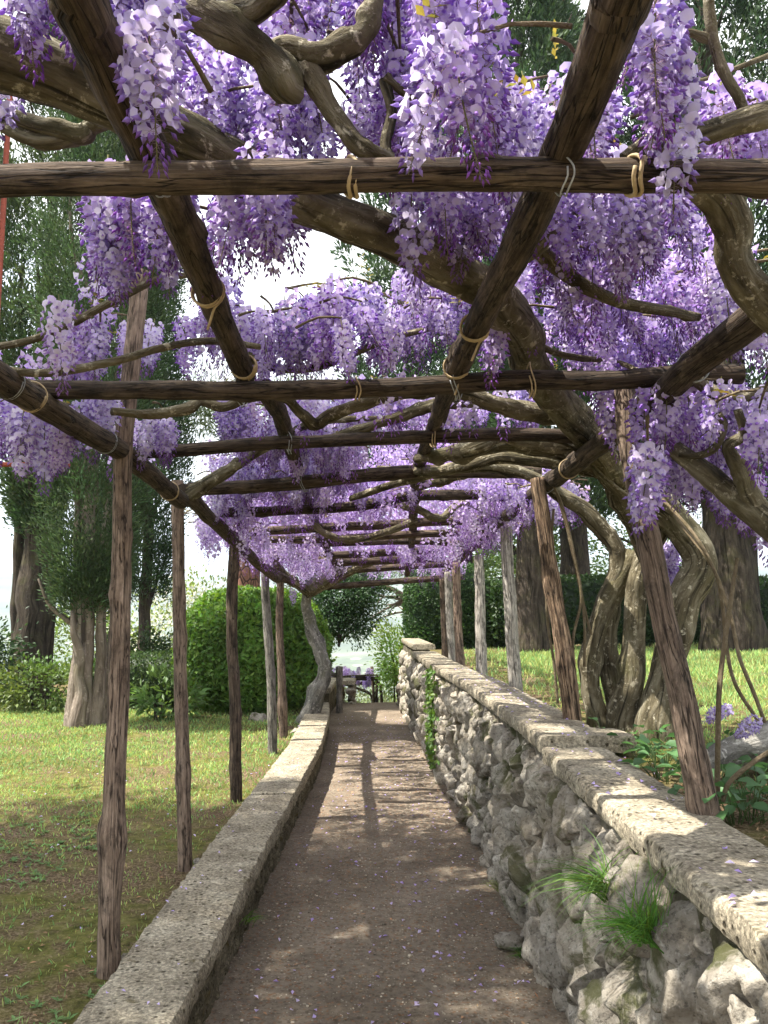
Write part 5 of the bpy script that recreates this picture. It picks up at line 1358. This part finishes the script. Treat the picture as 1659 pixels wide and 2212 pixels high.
# ------------------------------------------------------------------ grass, petals, litter
def grass(name, n, xr_, yr_, hmin, hmax, w, base, seed, dens, ymid=7.0):
    global rng
    rng = np.random.default_rng(seed)
    y = yr_[0] + (yr_[1] - yr_[0]) * rng.uniform(0, 1, n * 3) ** 1.15
    x = rng.uniform(xr_[0], xr_[1], n * 3)
    P = np.c_[x, y, 0 * x]
    d = .5 + .5 * vnoise(P, 1.5, seed) * .8 + .35 * vnoise(P, 6, seed + 1)
    edge = np.where(x < 0, (xl(y) - .36) - x, x - (xr(y) + .36))
    k = (rng.uniform(0, 1, len(x)) < np.clip(d * dens(x, y), 0, 1)) & (edge > .0)
    P = P[k][:n]; n = len(P)
    P[:, 2] = terrain_z(P[:, 0], P[:, 1]) - .004
    D = np.c_[rng.normal(0, .55, (n, 2)), np.ones(n)]
    sc = np.clip(P[:, 1] / 6, .6, 2.0)
    tint = 1 + .3 * vnoise(P, 2.2, seed + 4)
    col = colvar(base, n, .35, .25) * tint[:, None]
    g = G(); leafset(g, P, D, rng.normal(0, 1, (n, 3)), rng.uniform(hmin, hmax, n) * np.clip(sc, .8, 1.3), w * sc * rng.uniform(.7, 1.3, n), col)
    o = g.obj(name, MAT['grass'], smooth=False, kind='stuff')
    return o
o = grass('lawn_grass', 85000, (-9, -1.0), (2.0, 14.0), .018, .05, .008, (.23, .35, .12), 801, lambda x, y: np.where(y > 6.2, 1.0, .42) * np.where(x < -1.25, 1, .6))
tag(o, 'thin bright green grass over the left lawn', 'grass')
o = grass('lawn_grass', 65000, (1.0, 9), (3.0, 14.4), .03, .08, .008, (.23, .35, .12), 802, lambda x, y: np.where((x > 1.5) & (y < 13), 1.0, .25) * np.where(y > 4.2, 1, .15))
tag(o, 'longer sunlit grass over the right lawn', 'grass')
# broad weeds
rng = np.random.default_rng(803)
C, D, Nn, Ls, cc = [], [], [], [], []
for k in range(4200):
    if k % 6: x, y = rng.uniform(-4.5, -1.05), 2.1 + 7.5 * rng.uniform() ** 1.3
    else: x, y = rng.uniform(1.1, 4), rng.uniform(2.2, 7)
    if x < 0 and x > xl(y) - .38: continue
    if x > 0 and x < xr(y) + .42: continue
    if vnoise(np.array([[x, y, 0]]), 1.3, 9)[0] < -.15: continue
    z = gz(x, y); nn = int(rng.integers(5, 9)); a0 = rng.uniform(0, 6)
    b_ = np.array([.13, .23, .08]) * rng.uniform(.7, 1.3)
    for i_ in range(nn):
        a_ = a0 + i_ * 6.28 / nn + rng.normal(0, .2)
        C.append([x, y, z + .004]); D.append([math.cos(a_), math.sin(a_), rng.uniform(.1, .6)]); Nn.append([0, 0, 1]); Ls.append(rng.uniform(.012, .04)); cc.append(b_ * rng.uniform(.8, 1.2))
g = G(); leafset(g, np.array(C), np.array(D), np.array(Nn), np.array(Ls), np.array(Ls) * .38, np.array(cc))
tag(g.obj('weeds', MAT['grass'], smooth=False, kind='stuff'), 'small leafy weeds scattered in the lawns', 'weeds')
# petals
rng = np.random.default_rng(804)
g = G()
def petals(x, y, z, size):
    n = len(x)
    a_ = rng.uniform(0, 6.28, n); D = np.c_[np.cos(a_), np.sin(a_), rng.normal(0, .25, n)]
    Nn = np.c_[rng.normal(0, .3, (n, 2)), np.ones(n)]
    w = rng.uniform(0, 1, (n, 1)); col = (PALE + .06) * (1 - w) + LILAC * w
    leafset(g, np.c_[x, y, z], D, Nn, size * rng.uniform(.6, 1.3, n), size * rng.uniform(.5, .9, n), col * rng.uniform(.85, 1.15, (n, 1)), .3)
n = 700; y = 1.9 + 11 * rng.uniform(0, 1, n) ** 1.9; u = rng.beta(1.2, 1.0, n); x = xl(y) + .05 + (xr(y) - xl(y) - .12) * u
petals(x, y, path_z(x, y) + .004, .024)
n = 150; y = 1.3 + 7 * rng.uniform(0, 1, n) ** 1.4; x = xr(y) + rng.uniform(.03, .31, n); z = np.where(y < 3.87, .985, 1.03) + .006
petals(x, y, z, .021)
n = 60; y = 1.8 + 8 * rng.uniform(0, 1, n) ** 1.4; x = xl(y) - rng.uniform(.03, .32, n); petals(x, y, np.full(n, .293), .018)
n = 160; y = 2.0 + 6 * rng.uniform(0, 1, n) ** 1.4; x = -rng.uniform(1.05, 3.2, n); petals(x, y, terrain_z(x, y) + .01, .023)
n = 60; y = rng.uniform(2.2, 4.5, n); x = rng.uniform(1.08, 1.9, n); petals(x, y, terrain_z(x, y) + .01, .015)
tag(g.obj('fallen_petals', MAT['petal'], smooth=False, kind='stuff'), 'fallen lilac petals scattered over path and walls', 'petals')
# grit and dry leaves on the path
g = G()
n = 3400; y = 1.9 + 9 * rng.uniform(0, 1, n) ** 1.8; u = rng.uniform(0, 1, n); x = xl(y) + .03 + (xr(y) - xl(y) - .06) * u; zz = path_z(x, y)
V0, T0 = ICO[1]
for i_ in range(n):
    s_ = rng.uniform(.0025, .0075) * (2.2 if rng.uniform() < .03 else 1)
    g.add(V0 * s_ * rng.uniform(.6, 1.3, 3) * [1, 1, .55] + [x[i_], y[i_], zz[i_] + s_ * .2], T0, None, np.array([.32, .275, .21]) * rng.uniform(.35, 1.6))
tag(g.obj('path_grit', MAT['pebble'], smooth=False, kind='stuff'), 'pale grit and tiny stones on the dirt path', 'gravel')
g = G()
n = 3200
y = 2 + 6 * rng.uniform(0, 1, n) ** 1.4; x = np.where(rng.uniform(0, 1, n) < .45, -rng.uniform(1.03, 2.6, n), np.where(rng.uniform(0, 1, n) < .5, rng.uniform(1.05, 2.2, n), xl(y) + .04 + (xr(y) - xl(y) - .08) * rng.uniform(0, 1, n)))
onp = (x > xl(y)) & (x < xr(y)); z = np.where(onp, path_z(x, y) + .004, terrain_z(x, y) + .008)
leafset(g, np.c_[x, y, z], np.c_[rng.normal(0, 1, (n, 2)), rng.normal(0, .15, n)], np.c_[rng.normal(0, .3, (n, 2)), np.ones(n)], rng.uniform(.008, .035, n), rng.uniform(.002, .012, n), colvar((.26, .17, .095), n, .5), .25)
tag(g.obj('leaf_litter', MAT['pebble'], smooth=False, kind='stuff'), 'dry brown leaf litter along the wall feet', 'leaves')

# ------------------------------------------------------------------ haze
HZ = [(-3900, 3900), (-1300, 4200), (-140, 360)]
V = np.array([[x, y, z] for x in HZ[0] for y in HZ[1] for z in HZ[2]], float)
Q = [[0, 1, 3, 2], [4, 6, 7, 5], [0, 4, 5, 1], [2, 3, 7, 6], [0, 2, 6, 4], [1, 5, 7, 3]]
hm = bpy.data.materials.new('haze'); hm.use_nodes = True; hm.node_tree.nodes.clear()
ho = hm.node_tree.nodes.new('ShaderNodeOutputMaterial'); pv = hm.node_tree.nodes.new('ShaderNodeVolumePrincipled')
pv.inputs['Color'].default_value = (0.72, 0.85, 1.0, 1); pv.inputs['Density'].default_value = 0.00045; pv.inputs['Anisotropy'].default_value = 0.2
hm.node_tree.links.new(pv.outputs[0], ho.inputs['Volume'])
hz = G().add(V, None, Q).obj('haze', hm, smooth=False, kind='stuff')
tag(hz, 'pale bluish haze over the far valley and hills', 'haze')
